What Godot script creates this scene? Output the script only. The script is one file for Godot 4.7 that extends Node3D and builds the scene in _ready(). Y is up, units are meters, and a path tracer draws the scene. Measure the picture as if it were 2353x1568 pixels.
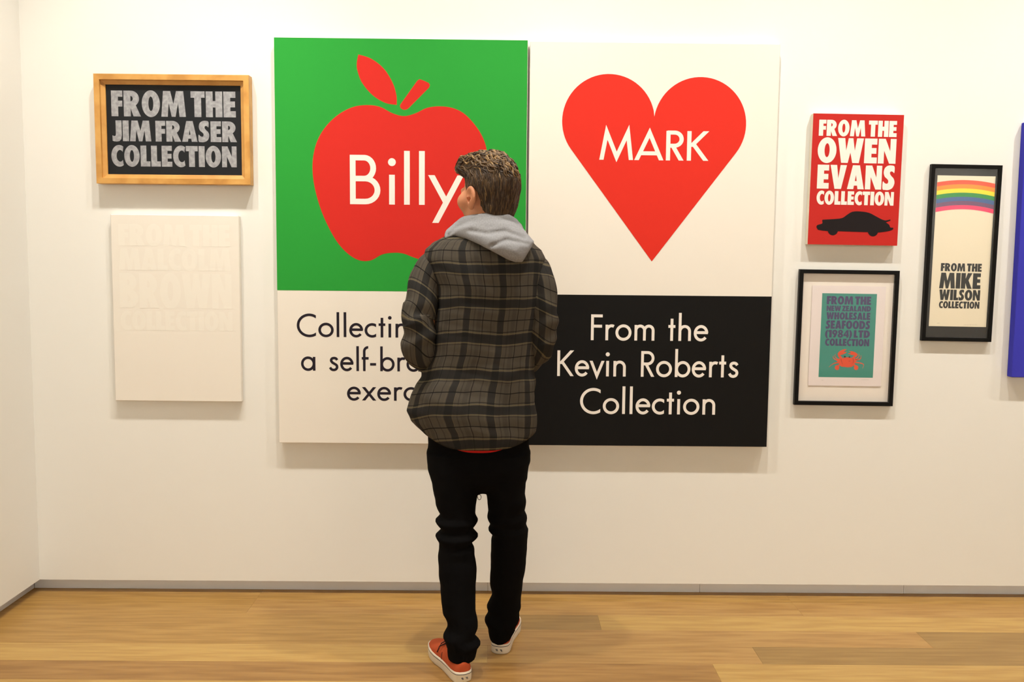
extends Node3D
# A gallery wall hung with text pictures; a man seen from behind looks at them.

const FPX := 2100.64
const EYE := Vector3(0.0, 1.3979, 3.72)
var cam_basis: Basis
var M := {}
var used := {}
var layer := 0.0

# ------------------------------------------------------------------ helpers
func px(u: float, v: float, z: float) -> Vector3:      # a pixel of the photograph on the upright plane at depth z
	var d: Vector3 = cam_basis * Vector3((u - 1176.5) / FPX, -(v - 784.0) / FPX, -1.0)
	return EYE + d * ((z - EYE.z) / d.z)

func mat(c: Color, rough := 0.8, metal := 0.0, spec := 0.5) -> StandardMaterial3D:
	var m := StandardMaterial3D.new()
	m.albedo_color = c
	m.roughness = rough
	m.metallic = metal
	m.metallic_specular = spec
	return m

func rgb(r: int, g: int, b: int) -> Color:
	return Color8(r, g, b)

func numbered(n: String) -> String:
	if not used.has(n):
		used[n] = 0
		return n
	used[n] += 1
	return "%s_%03d" % [n, used[n]]

func thing(called: String, label: String, category: String, at := Vector3.ZERO, group := "") -> Node3D:
	var o := Node3D.new()
	o.name = numbered(called)
	add_child(o)
	o.position = at
	o.set_meta("label", label)
	o.set_meta("category", category)
	if group != "":
		o.set_meta("group", group)
	return o

func begin() -> SurfaceTool:
	var st := SurfaceTool.new()
	st.begin(Mesh.PRIMITIVE_TRIANGLES)
	return st

func done(st: SurfaceTool, called: String, m: Material, parent: Node, label := "") -> MeshInstance3D:
	var o := MeshInstance3D.new()
	o.name = called
	o.mesh = st.commit()
	o.material_override = m
	parent.add_child(o, true)
	if label != "":
		o.set_meta("label", label)
	return o

func structure(o: Node) -> void:
	o.set_meta("kind", "structure")

func tri(st: SurfaceTool, a: Vector3, b: Vector3, c: Vector3) -> void:      # counter-clockwise seen from outside
	st.add_vertex(a)
	st.add_vertex(c)
	st.add_vertex(b)

func quad(st: SurfaceTool, a: Vector3, b: Vector3, c: Vector3, d: Vector3) -> void:
	tri(st, a, b, c)
	tri(st, a, c, d)

func box(st: SurfaceTool, lo: Vector3, hi: Vector3, ch := 0.0) -> void:       # a box with chamfered edges
	st.set_smooth_group(-1)
	var c: Vector3 = (lo + hi) / 2.0
	var h: Vector3 = (hi - lo) / 2.0
	var k := minf(ch, minf(h.x, minf(h.y, h.z)) * 0.45)
	if k <= 0.0:
		for ax in 3:
			for s in [-1.0, 1.0]:
				var n := Vector3.ZERO
				n[ax] = s
				var p := Vector3.ZERO
				p[(ax + 1) % 3] = 1.0
				var q := n.cross(p)
				quad(st, c + h * (n - p - q), c + h * (n + p - q), c + h * (n + p + q), c + h * (n - p + q))
		st.generate_normals()
		return
	for ax in 3:
		for s in [-1.0, 1.0]:
			var n := Vector3.ZERO
			n[ax] = s
			var p := Vector3.ZERO
			p[(ax + 1) % 3] = 1.0
			var q := n.cross(p)
			var hp := h - Vector3(k, k, k)
			var N := n * h
			var P := p * hp
			var Q := q * hp
			quad(st, c + N - P - Q, c + N + P - Q, c + N + P + Q, c + N - P + Q)
			# chamfer strips towards +p and +q sides
			for e in [[p, q], [q, -p], [-p, -q], [-q, p]]:
				var a: Vector3 = e[0]
				var b: Vector3 = e[1]
				if s > 0.0 or true:
					var A := a * hp
					var B := b * hp
					# half of the chamfer strip (each side draws up to the middle)
					var m1 := c + n * (h - Vector3(k, k, k) * 0.5) + a * (h - Vector3(k, k, k) * 0.5)
					quad(st, c + N + A - B, m1 - B, m1 + B, c + N + A + B)
	st.generate_normals()

# ------------------------------------------------------------------ flat print (lettering and shapes painted on a face)
func arc(cx: float, cy: float, rx: float, ry: float, a0: float, a1: float, n := 24) -> PackedVector2Array:
	var out := PackedVector2Array()
	for i in n + 1:
		var t := deg_to_rad(lerpf(a0, a1, float(i) / n))
		out.append(Vector2(cx + rx * cos(t), cy + ry * sin(t)))
	return out

func spline(p: PackedVector2Array, closed: bool, n := 6) -> PackedVector2Array:
	var out := PackedVector2Array()
	var c := p.size()
	for i in (c if closed else c - 1):
		var p0: Vector2 = p[(i - 1 + c) % c] if closed or i > 0 else p[0]
		var p1: Vector2 = p[i]
		var p2: Vector2 = p[(i + 1) % c]
		var p3: Vector2 = p[(i + 2) % c] if closed or i < c - 2 else p[c - 1]
		for k in n:
			out.append(p1.cubic_interpolate(p2, p0, p3, float(k) / n))
	if not closed:
		out.append(p[c - 1])
	return out

func flat_tri(st: SurfaceTool, T: Transform2D, a: Vector2, b: Vector2, c: Vector2) -> void:
	var A := T * a
	var B := T * b
	var C := T * c
	if (B - A).cross(C - A) < 0.0:
		var s := B
		B = C
		C = s
	tri(st, Vector3(A.x, A.y, layer), Vector3(B.x, B.y, layer), Vector3(C.x, C.y, layer))

func fill(st: SurfaceTool, T: Transform2D, p: PackedVector2Array) -> void:
	var ix := Geometry2D.triangulate_polygon(p)
	for i in range(0, ix.size(), 3):
		flat_tri(st, T, p[ix[i]], p[ix[i + 1]], p[ix[i + 2]])
	layer += 0.00001

func strip(st: SurfaceTool, T: Transform2D, a: PackedVector2Array, b: PackedVector2Array) -> void:
	for i in a.size() - 1:
		flat_tri(st, T, a[i], b[i], b[i + 1])
		flat_tri(st, T, a[i], b[i + 1], a[i + 1])
	layer += 0.00001

func stroke(st: SurfaceTool, T: Transform2D, p: PackedVector2Array, w: float, ends := "nn", closed := false, w1 := -1.0) -> void:
	var a := PackedVector2Array()
	var b := PackedVector2Array()
	var n := p.size()
	for i in n:
		var d0: Vector2 = (p[i] - p[(i - 1 + n) % n]).normalized() if i > 0 or closed else Vector2.ZERO
		var d1: Vector2 = (p[(i + 1) % n] - p[i]).normalized() if i < n - 1 or closed else Vector2.ZERO
		var o := Vector2.ZERO
		var ww := w if w1 < 0.0 else lerpf(w, w1, float(i) / (n - 1))
		if d0 == Vector2.ZERO or d1 == Vector2.ZERO:
			var d := d0 + d1
			var mode := ends[0] if d0 == Vector2.ZERO else ends[1]
			o = d.orthogonal() * ww / 2.0
			if mode == "h" and absf(d.y) > 0.2:
				o = Vector2(o.x + o.y * d.x / -d.y, 0.0)
			elif mode == "v" and absf(d.x) > 0.2:
				o = Vector2(0.0, o.y + o.x * d.y / -d.x)
		else:
			var nn := (d0.orthogonal() + d1.orthogonal()).normalized()
			o = nn * ww / 2.0 / maxf(0.14, nn.dot(d0.orthogonal()))
		a.append(p[i] + o)
		b.append(p[i] - o)
	if closed:
		a.append(a[0])
		b.append(b[0])
	strip(st, T, a, b)

func V(l: Array) -> PackedVector2Array:
	var out := PackedVector2Array()
	for i in range(0, l.size(), 2):
		out.append(Vector2(l[i], l[i + 1]))
	return out

# the light geometric lettering: [width, left bearing, right bearing, strokes]; a stroke is [points, ends, closed]
var round_font := {}
func make_round_font() -> void:
	var f := {}
	var x := 0.605
	f["B"] = [0.594, 0.09, 0.08, [[V([0.056, 0, 0.056, 1])], [V([0.03, 0.944, 0.28, 0.944]) + arc(0.28, 0.733, 0.175, 0.211, 88, -90, 14) + V([0.03, 0.522])], [V([0.03, 0.522, 0.30, 0.522]) + arc(0.30, 0.289, 0.238, 0.233, 88, -90, 14) + V([0.03, 0.056])]]]
	f["i"] = [0.112, 0.09, 0.09, [[V([0.056, 0, 0.056, x])], "dot", 0.056, 0.86, 0.08]]
	f["l"] = [0.112, 0.09, 0.09, [[V([0.056, 0, 0.056, 1.09])]]]
	f["y"] = [0.65, 0.0, 0.0, [[V([0.04, x, 0.325, 0.06]), "hn"], [V([0.61, x, 0.12, -0.365]), "hh"]]]
	f["o"] = [0.64, 0.03, 0.03, [[arc(0.32, 0.305, 0.264, 0.262, 0, 354, 40), "nn", true]]]
	f["e"] = [0.58, 0.03, 0.03, [[arc(0.29, 0.305, 0.234, 0.262, 3, 322, 36)], [V([0.08, 0.33, 0.567, 0.33])]]]
	f["c"] = [0.5, 0.03, 0.05, [[arc(0.315, 0.305, 0.262, 0.262, 52, 308, 30), "vv"]]]
	f["C"] = [0.81, 0.05, 0.05, [[arc(0.52, 0.5, 0.466, 0.462, 54, 306, 40), "vv"]]]
	f["n"] = [0.5, 0.09, 0.08, [[V([0.056, 0, 0.056, x])], [V([0.444, 0, 0.444, 0.36]) + arc(0.25, 0.365, 0.194, 0.2, 0, 180, 18)]]]
	f["h"] = [0.5, 0.09, 0.08, [[V([0.056, 0, 0.056, 1.09])], [V([0.444, 0, 0.444, 0.36]) + arc(0.25, 0.365, 0.194, 0.2, 0, 180, 18)]]]
	f["m"] = [0.8, 0.09, 0.08, [[V([0.056, 0, 0.056, x])], [V([0.4, 0, 0.4, 0.38]) + arc(0.228, 0.39, 0.172, 0.175, 0, 180, 16)], [V([0.744, 0, 0.744, 0.38]) + arc(0.572, 0.39, 0.172, 0.175, 0, 180, 16)]]]
	f["r"] = [0.34, 0.09, 0.03, [[V([0.056, 0, 0.056, x])], [arc(0.245, 0.36, 0.19, 0.205, 180, 62, 14)]]]
	f["t"] = [0.28, 0.03, 0.04, [[V([0.14, 0, 0.14, 0.86])], [V([0, 0.56, 0.28, 0.56])]]]
	f["v"] = [0.56, 0.0, 0.0, [[V([0.04, x, 0.28, 0.02, 0.52, x]), "hh"]]]
	f["s"] = [0.41, 0.05, 0.05, [[spline(V([0.36, 0.475, 0.31, 0.54, 0.22, 0.562, 0.13, 0.53, 0.10, 0.45, 0.15, 0.37, 0.24, 0.31, 0.33, 0.25, 0.355, 0.16, 0.31, 0.075, 0.21, 0.04, 0.11, 0.07, 0.05, 0.15]), false, 4)]]]
	f["b"] = [0.62, 0.09, 0.03, [[V([0.056, 0, 0.056, 1.09])], [arc(0.318, 0.305, 0.25, 0.262, 0, 354, 40), "nn", true]]]
	f["a"] = [0.62, 0.03, 0.09, [[V([0.564, 0, 0.564, x])], [arc(0.302, 0.305, 0.25, 0.262, 0, 354, 40), "nn", true]]]
	f["d"] = [0.62, 0.03, 0.09, [[V([0.564, 0, 0.564, 1.09])], [arc(0.302, 0.305, 0.25, 0.262, 0, 354, 40), "nn", true]]]
	f["g"] = [0.62, 0.03, 0.09, [[V([0.564, x, 0.564, -0.1]) + arc(0.31, -0.1, 0.254, 0.22, 0, -160, 18)], [arc(0.302, 0.305, 0.25, 0.262, 0, 354, 40), "nn", true]]]
	f["f"] = [0.3, 0.03, 0.01, [[V([0.11, 0, 0.11, 0.86]) + arc(0.27, 0.86, 0.16, 0.18, 175, 85, 10)], [V([0, 0.56, 0.3, 0.56])]]]
	f["-"] = [0.26, 0.05, 0.09, [[V([0, 0.30, 0.26, 0.30])]]]
	f["x"] = [0.58, 0.02, 0.02, [[V([0.06, 0, 0.52, x]), "hh"], [V([0.06, x, 0.52, 0]), "hh"]]]
	f["F"] = [0.46, 0.09, 0.03, [[V([0.056, 0, 0.056, 1])], [V([0.03, 0.944, 0.46, 0.944])], [V([0.03, 0.545, 0.44, 0.545])]]]
	f["K"] = [0.67, 0.09, 0.01, [[V([0.056, 0, 0.056, 1])], [V([0.10, 0.47, 0.595, 1]), "hh"], [V([0.20, 0.55, 0.60, 0]), "nh"]]]
	f["R"] = [0.55, 0.09, 0.03, [[V([0.056, 0, 0.056, 1])], [V([0.03, 0.944, 0.26, 0.944]) + arc(0.26, 0.722, 0.22, 0.222, 88, -90, 14) + V([0.03, 0.50])], [V([0.20, 0.50, 0.48, 0]), "nh"]]]
	f["M"] = [1.09, 0.04, 0.04, [[V([0.076, 0, 0.235, 0.93, 0.56, 0.10, 0.91, 0.93, 1.02, 0]), "hh"]]]
	f["A"] = [0.93, 0.0, 0.0, [[V([0.07, 0, 0.475, 0.93, 0.86, 0]), "hh"], [V([0.17, 0.235, 0.76, 0.235])]]]
	round_font = f

func round_width(t: String) -> float:        # from the ink's left edge to its right edge
	var w := 0.0
	for i in t.length():
		if t[i] == " ":
			w += 0.44
			continue
		var g: Array = round_font[t[i]]
		w += g[0] + (g[1] if i > 0 else 0.0) + (g[2] if i < t.length() - 1 else 0.0)
	return w

func round_line(parent: Node3D, t: String, ref: String, ul: float, ur: float, vtop: float, vbase: float, z: float, m: Material, weight := 0.112) -> void:
	var um := (ul + ur) / 2.0
	var I := parent.transform.affine_inverse()
	var l := I * px(ul, (vtop + vbase) / 2.0, z)
	var r := I * px(ur, (vtop + vbase) / 2.0, z)
	var top := I * px(um, vtop, z)
	var base := I * px(um, vbase, z)
	var sx := (r.x - l.x) / round_width(ref)
	var sy := top.y - base.y
	var x := 0.0
	for i in t.length():
		if t[i] == " ":
			x += 0.44
			continue
		var st := begin()
		st.set_smooth_group(-1)
		layer = l.z
		var g: Array = round_font[t[i]]
		if i > 0:
			x += g[1]
		var T := Transform2D(Vector2(sx, 0), Vector2(0, sy), Vector2(l.x + x * sx, base.y))
		var k := 0
		while k < g[3].size():
			var s = g[3][k]
			if s is String:
				var sd := begin()
				sd.set_smooth_group(-1)
				fill(sd, T, arc(g[3][k + 1], g[3][k + 2], g[3][k + 3] * sy / sx, g[3][k + 3], 0, 350, 24))
				sd.generate_normals()
				done(sd, "letter_dot", m, parent)
				k += 4
				continue
			stroke(st, T, s[0], weight, s[1] if s.size() > 1 else "nn", s[2] if s.size() > 2 else false)
			k += 1
		x += g[0] + g[2]
		st.generate_normals()
		done(st, "letter", m, parent)

# the heavy condensed capitals: [width, pieces]; a piece is a polygon, or two curves of one strip
var heavy_font := {}
func make_heavy_font() -> void:
	var f := {}
	var bowl := [[arc(0.30, 0.69, 0.33, 0.31, 90, -90, 16), arc(0.285, 0.69, 0.09, 0.10, 90, -90, 16)], V([0, 1, 0.30, 1, 0.30, 0.79, 0, 0.79]), V([0, 0.59, 0.30, 0.59, 0.30, 0.38, 0, 0.38])]
	var stem := V([0, 0, 0, 1, 0.28, 1, 0.28, 0])
	f["F"] = [0.46, [V([0, 0, 0, 1, 0.46, 1, 0.46, 0.76, 0.28, 0.76, 0.28, 0.61, 0.45, 0.61, 0.45, 0.38, 0.28, 0.38, 0.28, 0])]]
	f["E"] = [0.5, [V([0, 0, 0, 1, 0.49, 1, 0.49, 0.76, 0.28, 0.76, 0.28, 0.62, 0.47, 0.62, 0.47, 0.39, 0.28, 0.39, 0.28, 0.24, 0.50, 0.24, 0.50, 0])]]
	f["L"] = [0.46, [V([0, 0, 0, 1, 0.28, 1, 0.28, 0.25, 0.46, 0.25, 0.46, 0])]]
	f["T"] = [0.57, [V([0.145, 0, 0.145, 0.75, 0, 0.75, 0, 1, 0.57, 1, 0.57, 0.75, 0.425, 0.75, 0.425, 0])]]
	f["H"] = [0.67, [V([0, 0, 0, 1, 0.28, 1, 0.28, 0.63, 0.39, 0.63, 0.39, 1, 0.67, 1, 0.67, 0, 0.39, 0, 0.39, 0.38, 0.28, 0.38, 0.28, 0])]]
	f["I"] = [0.285, [V([0, 0, 0, 1, 0.285, 1, 0.285, 0])]]
	f["N"] = [0.70, [V([0, 0, 0, 1, 0.27, 1, 0.47, 0.50, 0.47, 1, 0.70, 1, 0.70, 0, 0.45, 0, 0.23, 0.52, 0.23, 0])]]
	f["M"] = [1.0, [V([0, 0, 0.09, 1, 0.38, 1, 0.50, 0.50, 0.62, 1, 0.91, 1, 1.0, 0, 0.74, 0, 0.69, 0.54, 0.58, 0, 0.42, 0, 0.31, 0.54, 0.26, 0])]]
	f["W"] = [1.02, [V([0, 1, 0.28, 1, 0.34, 0.50, 0.42, 1, 0.60, 1, 0.68, 0.50, 0.75, 1, 1.02, 1, 0.86, 0, 0.60, 0, 0.51, 0.42, 0.42, 0, 0.16, 0])]]
	f["V"] = [0.70, [V([0, 1, 0.28, 1, 0.355, 0.44, 0.43, 1, 0.70, 1, 0.49, 0, 0.21, 0])]]
	f["A"] = [0.72, [V([0, 0, 0.21, 1, 0.42, 1, 0.27, 0]), V([0.72, 0, 0.51, 1, 0.30, 1, 0.45, 0]), V([0.2, 0.15, 0.52, 0.15, 0.52, 0.34, 0.2, 0.34])]]
	f["O"] = [0.74, [[arc(0.37, 0.5, 0.37, 0.52, 0, 360, 40), arc(0.37, 0.5, 0.10, 0.28, 0, 360, 40)]]]
	f["C"] = [0.57, [[arc(0.38, 0.5, 0.38, 0.52, 58, 302, 32), arc(0.42, 0.5, 0.17, 0.28, 42, 318, 32)]]]
	f["D"] = [0.70, [stem, [arc(0.29, 0.5, 0.41, 0.5, 90, -90, 24), arc(0.27, 0.5, 0.15, 0.26, 90, -90, 24)], V([0, 1, 0.30, 1, 0.30, 0.76, 0, 0.76]), V([0, 0.24, 0.30, 0.24, 0.30, 0, 0, 0])]]
	f["R"] = [0.69, [stem] + bowl + [V([0.25, 0.40, 0.48, 0.46, 0.69, 0, 0.39, 0])]]
	f["B"] = [0.66, [stem] + [[arc(0.30, 0.74, 0.31, 0.26, 90, -90, 14), arc(0.285, 0.74, 0.08, 0.075, 90, -90, 14)], V([0, 1, 0.30, 1, 0.30, 0.815, 0, 0.815]), V([0, 0.665, 0.30, 0.665, 0.30, 0.42, 0, 0.42]), [arc(0.30, 0.275, 0.36, 0.275, 90, -90, 14), arc(0.285, 0.275, 0.1, 0.085, 90, -90, 14)], V([0, 0.19, 0.30, 0.19, 0.30, 0, 0, 0])]]
	f["K"] = [0.70, [stem, V([0.25, 0.55, 0.40, 1, 0.69, 1, 0.46, 0.52, 0.25, 0.48]), V([0.25, 0.55, 0.46, 0.56, 0.70, 0, 0.41, 0, 0.25, 0.44])]]
	f["Z"] = [0.54, [V([0, 0, 0, 0.2, 0.23, 0.76, 0.02, 0.76, 0.02, 1, 0.54, 1, 0.54, 0.82, 0.29, 0.24, 0.54, 0.24, 0.54, 0])]]
	f["J"] = [0.44, [V([0.16, 1, 0.44, 1, 0.44, 0.28, 0.41, 0.1, 0.32, 0.0, 0.20, -0.02, 0.08, -0.01, 0, 0.02, 0, 0.28, 0.08, 0.24, 0.14, 0.26, 0.16, 0.33])]]
	f["S"] = [0.53, [spline(V([0.48, 0.97, 0.34, 1.02, 0.19, 1.0, 0.07, 0.9, 0.03, 0.72, 0.08, 0.55, 0.18, 0.46, 0.24, 0.38, 0.23, 0.28, 0.17, 0.25, 0.09, 0.28, 0.01, 0.34, 0.01, 0.03, 0.12, -0.01, 0.27, -0.01, 0.43, 0.08, 0.51, 0.28, 0.47, 0.46, 0.37, 0.57, 0.31, 0.65, 0.30, 0.73, 0.35, 0.77, 0.42, 0.75, 0.48, 0.71]), true, 4)]]
	f["1"] = [0.40, [V([0, 0.72, 0, 0.93, 0.2, 1, 0.40, 1, 0.40, 0, 0.12, 0, 0.12, 0.76])]]
	f["4"] = [0.62, [V([0.34, 0, 0.34, 1, 0.56, 1, 0.56, 0]), V([0, 0.22, 0.02, 0.40, 0.62, 0.40, 0.62, 0.2, 0, 0.2]), V([0.02, 0.40, 0.34, 1, 0.44, 1, 0.22, 0.40])]]
	f["8"] = [0.60, [[arc(0.30, 0.745, 0.27, 0.275, 0, 360, 28), arc(0.30, 0.745, 0.08, 0.085, 0, 360, 28)], [arc(0.30, 0.27, 0.30, 0.29, 0, 360, 28), arc(0.30, 0.27, 0.09, 0.09, 0, 360, 28)]]]
	f["9"] = [0.60, [[arc(0.30, 0.68, 0.30, 0.34, 0, 360, 28), arc(0.30, 0.68, 0.08, 0.12, 0, 360, 28)], V([0.56, 0.52, 0.59, 0.68, 0.30, 0.5, 0.10, 0.02, 0.38, -0.01])]]
	f["("] = [0.30, [[arc(0.38, 0.44, 0.38, 0.62, 110, 250, 14), arc(0.42, 0.44, 0.18, 0.58, 120, 240, 14)]]]
	f[")"] = [0.30, [[arc(-0.08, 0.44, 0.38, 0.62, 70, -70, 14), arc(-0.12, 0.44, 0.18, 0.58, 60, -60, 14)]]]
	heavy_font = f

func heavy_line(parent: Node3D, t: String, ul: float, ur: float, vtop: float, vbase: float, z: float, m: Material) -> void:
	var um := (ul + ur) / 2.0
	var I := parent.transform.affine_inverse()
	var vm := (vtop + vbase) / 2.0
	var l := I * px(ul, vm, z)
	var r := I * px(ur, vm, z)
	var top := I * px(um, vtop, z)
	var base := I * px(um, vbase, z)
	var w := 0.0
	for i in t.length():
		w += 0.16 if t[i] == " " else float(heavy_font[t[i]][0]) + (0.045 if i < t.length() - 1 else 0.0)
	var sx := (r.x - l.x) / w
	var sy := top.y - base.y
	var x := 0.0
	for i in t.length():
		if t[i] == " ":
			x += 0.16
			continue
		var st := begin()
		st.set_smooth_group(-1)
		layer = l.z
		var g: Array = heavy_font[t[i]]
		var T := Transform2D(Vector2(sx, 0), Vector2(0, sy), Vector2(l.x + x * sx, base.y))
		for p in g[1]:
			if p is PackedVector2Array:
				fill(st, T, p)
			else:
				strip(st, T, p[0], p[1])
		x += g[0] + 0.045
		st.generate_normals()
		done(st, "letter", m, parent)

func crop(l: Array, s: float, ox: float, oy: float, z: float, parent: Node3D) -> PackedVector2Array:   # points read off an enlarged view, on the picture's face
	var out := PackedVector2Array()
	var I := parent.transform.affine_inverse()
	for i in range(0, l.size(), 2):
		var p := I * px(l[i] / s + ox, l[i + 1] / s + oy, z)
		out.append(Vector2(p.x, p.y))
	return out

func shape(parent: Node3D, called: String, p: PackedVector2Array, z: float, m: Material, label := "") -> void:
	var st := begin()
	st.set_smooth_group(-1)
	layer = z
	fill(st, Transform2D.IDENTITY, p)
	st.generate_normals()
	done(st, called, m, parent, label)

func sheet(parent: Node, called: String, x0: float, x1: float, y0: float, y1: float, z0: float, z1: float, m: Material, ch := 0.0, label := "") -> MeshInstance3D:
	var st := begin()
	box(st, Vector3(x0, y0, z0), Vector3(x1, y1, z1), ch)
	return done(st, called, m, parent, label)

func rails(parent: Node3D, w: float, h: float, profile: Array, m: Material, called := "rail") -> void:   # four mitred rails; profile = [inset, z] from the back outside round to the back inside
	for side in 4:
		var st := begin()
		st.set_smooth_group(-1)
		var hw := w / 2.0
		var hh := h / 2.0
		var n := profile.size()
		var rows := [[], []]
		for e in 2:
			for p in profile:
				var t: float = p[0]
				var z: float = p[1]
				var s := -1.0 if e == 0 else 1.0
				var q := Vector3.ZERO
				match side:
					0: q = Vector3(s * (hw - t), hh - t, z)
					1: q = Vector3(s * (hw - t), -(hh - t), z)
					2: q = Vector3(-(hw - t), s * (hh - t), z)
					3: q = Vector3(hw - t, s * (hh - t), z)
				rows[e].append(q)
		for i in n:
			var j := (i + 1) % n
			if side == 0 or side == 3:
				if side == 0:
					quad(st, rows[0][i], rows[0][j], rows[1][j], rows[1][i])
				else:
					quad(st, rows[1][i], rows[1][j], rows[0][j], rows[0][i])
			elif side == 1:
				quad(st, rows[1][i], rows[1][j], rows[0][j], rows[0][i])
			else:
				quad(st, rows[0][i], rows[0][j], rows[1][j], rows[1][i])
		st.generate_normals()
		done(st, called, m, parent)

# ------------------------------------------------------------------ solid shapes from distance fields
func ell(p: Vector3, c: Vector3, r: Vector3) -> float:
	var d := p - c
	var k0 := (d / r).length()
	var k1 := (d / (r * r)).length()
	return k0 * (k0 - 1.0) / maxf(k1, 1e-6)

func cap(p: Vector3, a: Vector3, b: Vector3, ra: float, rb: float) -> float:
	var ab := b - a
	var t := clampf((p - a).dot(ab) / ab.length_squared(), 0.0, 1.0)
	return (p - a - ab * t).length() - lerpf(ra, rb, t)

func smin(a: float, b: float, k: float) -> float:
	var h := maxf(k - absf(a - b), 0.0) / k
	return minf(a, b) - h * h * k * 0.25

func net(st: SurfaceTool, f: Callable, lo: Vector3, hi: Vector3, h: float, base := 0, slack := 1.4) -> int:
	var nx := int(ceil((hi.x - lo.x) / h / 4.0)) * 4 + 1
	var ny := int(ceil((hi.y - lo.y) / h / 4.0)) * 4 + 1
	var nz := int(ceil((hi.z - lo.z) / h / 4.0)) * 4 + 1
	var v := PackedFloat32Array()
	v.resize(nx * ny * nz)
	v.fill(1.0)
	var far := h * 4.0 * 0.87 * slack
	var blocks := []
	var bx := (nx + 3) / 4
	var by := (ny + 3) / 4
	var bz := (nz + 3) / 4
	for k in bz:
		for j in by:
			for i in bx:
				var d: float = f.call(lo + Vector3(i * 4 + 1.5, j * 4 + 1.5, k * 4 + 1.5) * h)
				var on := absf(d) < far
				if on:
					blocks.append(Vector3i(i, j, k))
				for c in range(k * 4, mini(k * 4 + 4, nz)):
					for b in range(j * 4, mini(j * 4 + 4, ny)):
						var at := (c * ny + b) * nx
						for a in range(i * 4, mini(i * 4 + 4, nx)):
							v[at + a] = f.call(lo + Vector3(a, b, c) * h) if on else d
	var sx := 1
	var sy := nx
	var sz := nx * ny
	var index := {}
	var corners := [0, sx, sy, sx + sy, sz, sx + sz, sy + sz, sx + sy + sz]
	var cp := [Vector3(0, 0, 0), Vector3(1, 0, 0), Vector3(0, 1, 0), Vector3(1, 1, 0), Vector3(0, 0, 1), Vector3(1, 0, 1), Vector3(0, 1, 1), Vector3(1, 1, 1)]
	var edges := [[0, 1], [2, 3], [4, 5], [6, 7], [0, 2], [1, 3], [4, 6], [5, 7], [0, 4], [1, 5], [2, 6], [3, 7]]
	var cells := []
	var count := base
	for blk: Vector3i in blocks:
		for c in range(maxi(blk.z * 4 - 1, 0), mini(blk.z * 4 + 4, nz - 1)):
			for b in range(maxi(blk.y * 4 - 1, 0), mini(blk.y * 4 + 4, ny - 1)):
				for a in range(maxi(blk.x * 4 - 1, 0), mini(blk.x * 4 + 4, nx - 1)):
					var at := (c * ny + b) * nx + a
					var s0 := v[at] < 0.0
					if s0 == (v[at + sx] < 0.0) and s0 == (v[at + sy] < 0.0) and s0 == (v[at + sx + sy] < 0.0) and s0 == (v[at + sz] < 0.0) and s0 == (v[at + sx + sz] < 0.0) and s0 == (v[at + sy + sz] < 0.0) and s0 == (v[at + sx + sy + sz] < 0.0):
						continue
					if index.has(at):
						continue
					var sum := Vector3.ZERO
					var n := 0
					for e in edges:
						var d0 := v[at + corners[e[0]]]
						var d1 := v[at + corners[e[1]]]
						if (d0 < 0.0) != (d1 < 0.0):
							sum += cp[e[0]].lerp(cp[e[1]], d0 / (d0 - d1))
							n += 1
					var p := lo + (Vector3(a, b, c) + sum / n) * h
					st.add_vertex(p)
					index[at] = count
					cells.append(at)
					count += 1
	for at: int in cells:
		for ax in 3:
			var e: int = [sx, sy, sz][ax]
			var s1: int = [sy, sz, sx][ax]
			var s2: int = [sz, sx, sy][ax]
			var inside := v[at] < 0.0
			if inside == (v[at + e] < 0.0):
				continue
			if not (index.has(at - s1) and index.has(at - s2) and index.has(at - s1 - s2)):
				continue
			var q := [index[at], index[at - s1], index[at - s1 - s2], index[at - s2]]
			if inside:
				for i in [0, 3, 2, 0, 2, 1]:
					st.add_index(q[i])
			else:
				for i in [0, 1, 2, 0, 2, 3]:
					st.add_index(q[i])
	return count

func table(rows: Array, x: float) -> Array:        # linear look-up in rows sorted by falling first value
	if x >= rows[0][0]:
		return rows[0]
	for i in rows.size() - 1:
		if x >= rows[i + 1][0]:
			var t: float = (rows[i][0] - x) / (rows[i][0] - rows[i + 1][0])
			t = t * t * (3.0 - 2.0 * t) * 0.5 + t * 0.5
			var out := []
			for k in rows[i].size():
				out.append(lerpf(rows[i][k], rows[i + 1][k], t))
			return out
	return rows[rows.size() - 1]

func ring_loft(st: SurfaceTool, rings: Array, uvs: Array, caps := 0) -> void:     # closed rings of points, first at the top; caps: 1 first, 2 last
	var n: int = rings[0].size()
	for i in rings.size() - 1:
		for j in n:
			var k := (j + 1) % n
			var P := [rings[i][j], rings[i + 1][j], rings[i + 1][k], rings[i][k]]
			var U := [uvs[i][j], uvs[i + 1][j], uvs[i + 1][j + 1], uvs[i][j + 1]] if uvs.size() > 0 else []
			for t in [0, 2, 1, 0, 3, 2]:
				if U.size() > 0:
					st.set_uv(U[t])
				st.add_vertex(P[t])
	for c in 2:
		if caps & (1 << c):
			var ring = rings[0] if c == 0 else rings[rings.size() - 1]
			var mid := Vector3.ZERO
			for p in ring:
				mid += p / n
			for j in n:
				var k := (j + 1) % n
				if U_zero(uvs):
					st.set_uv(Vector2.ZERO)
				if c == 0:
					tri(st, mid, ring[j], ring[k])
				else:
					tri(st, mid, ring[k], ring[j])

func U_zero(uvs: Array) -> bool:
	return uvs.size() > 0

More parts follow.
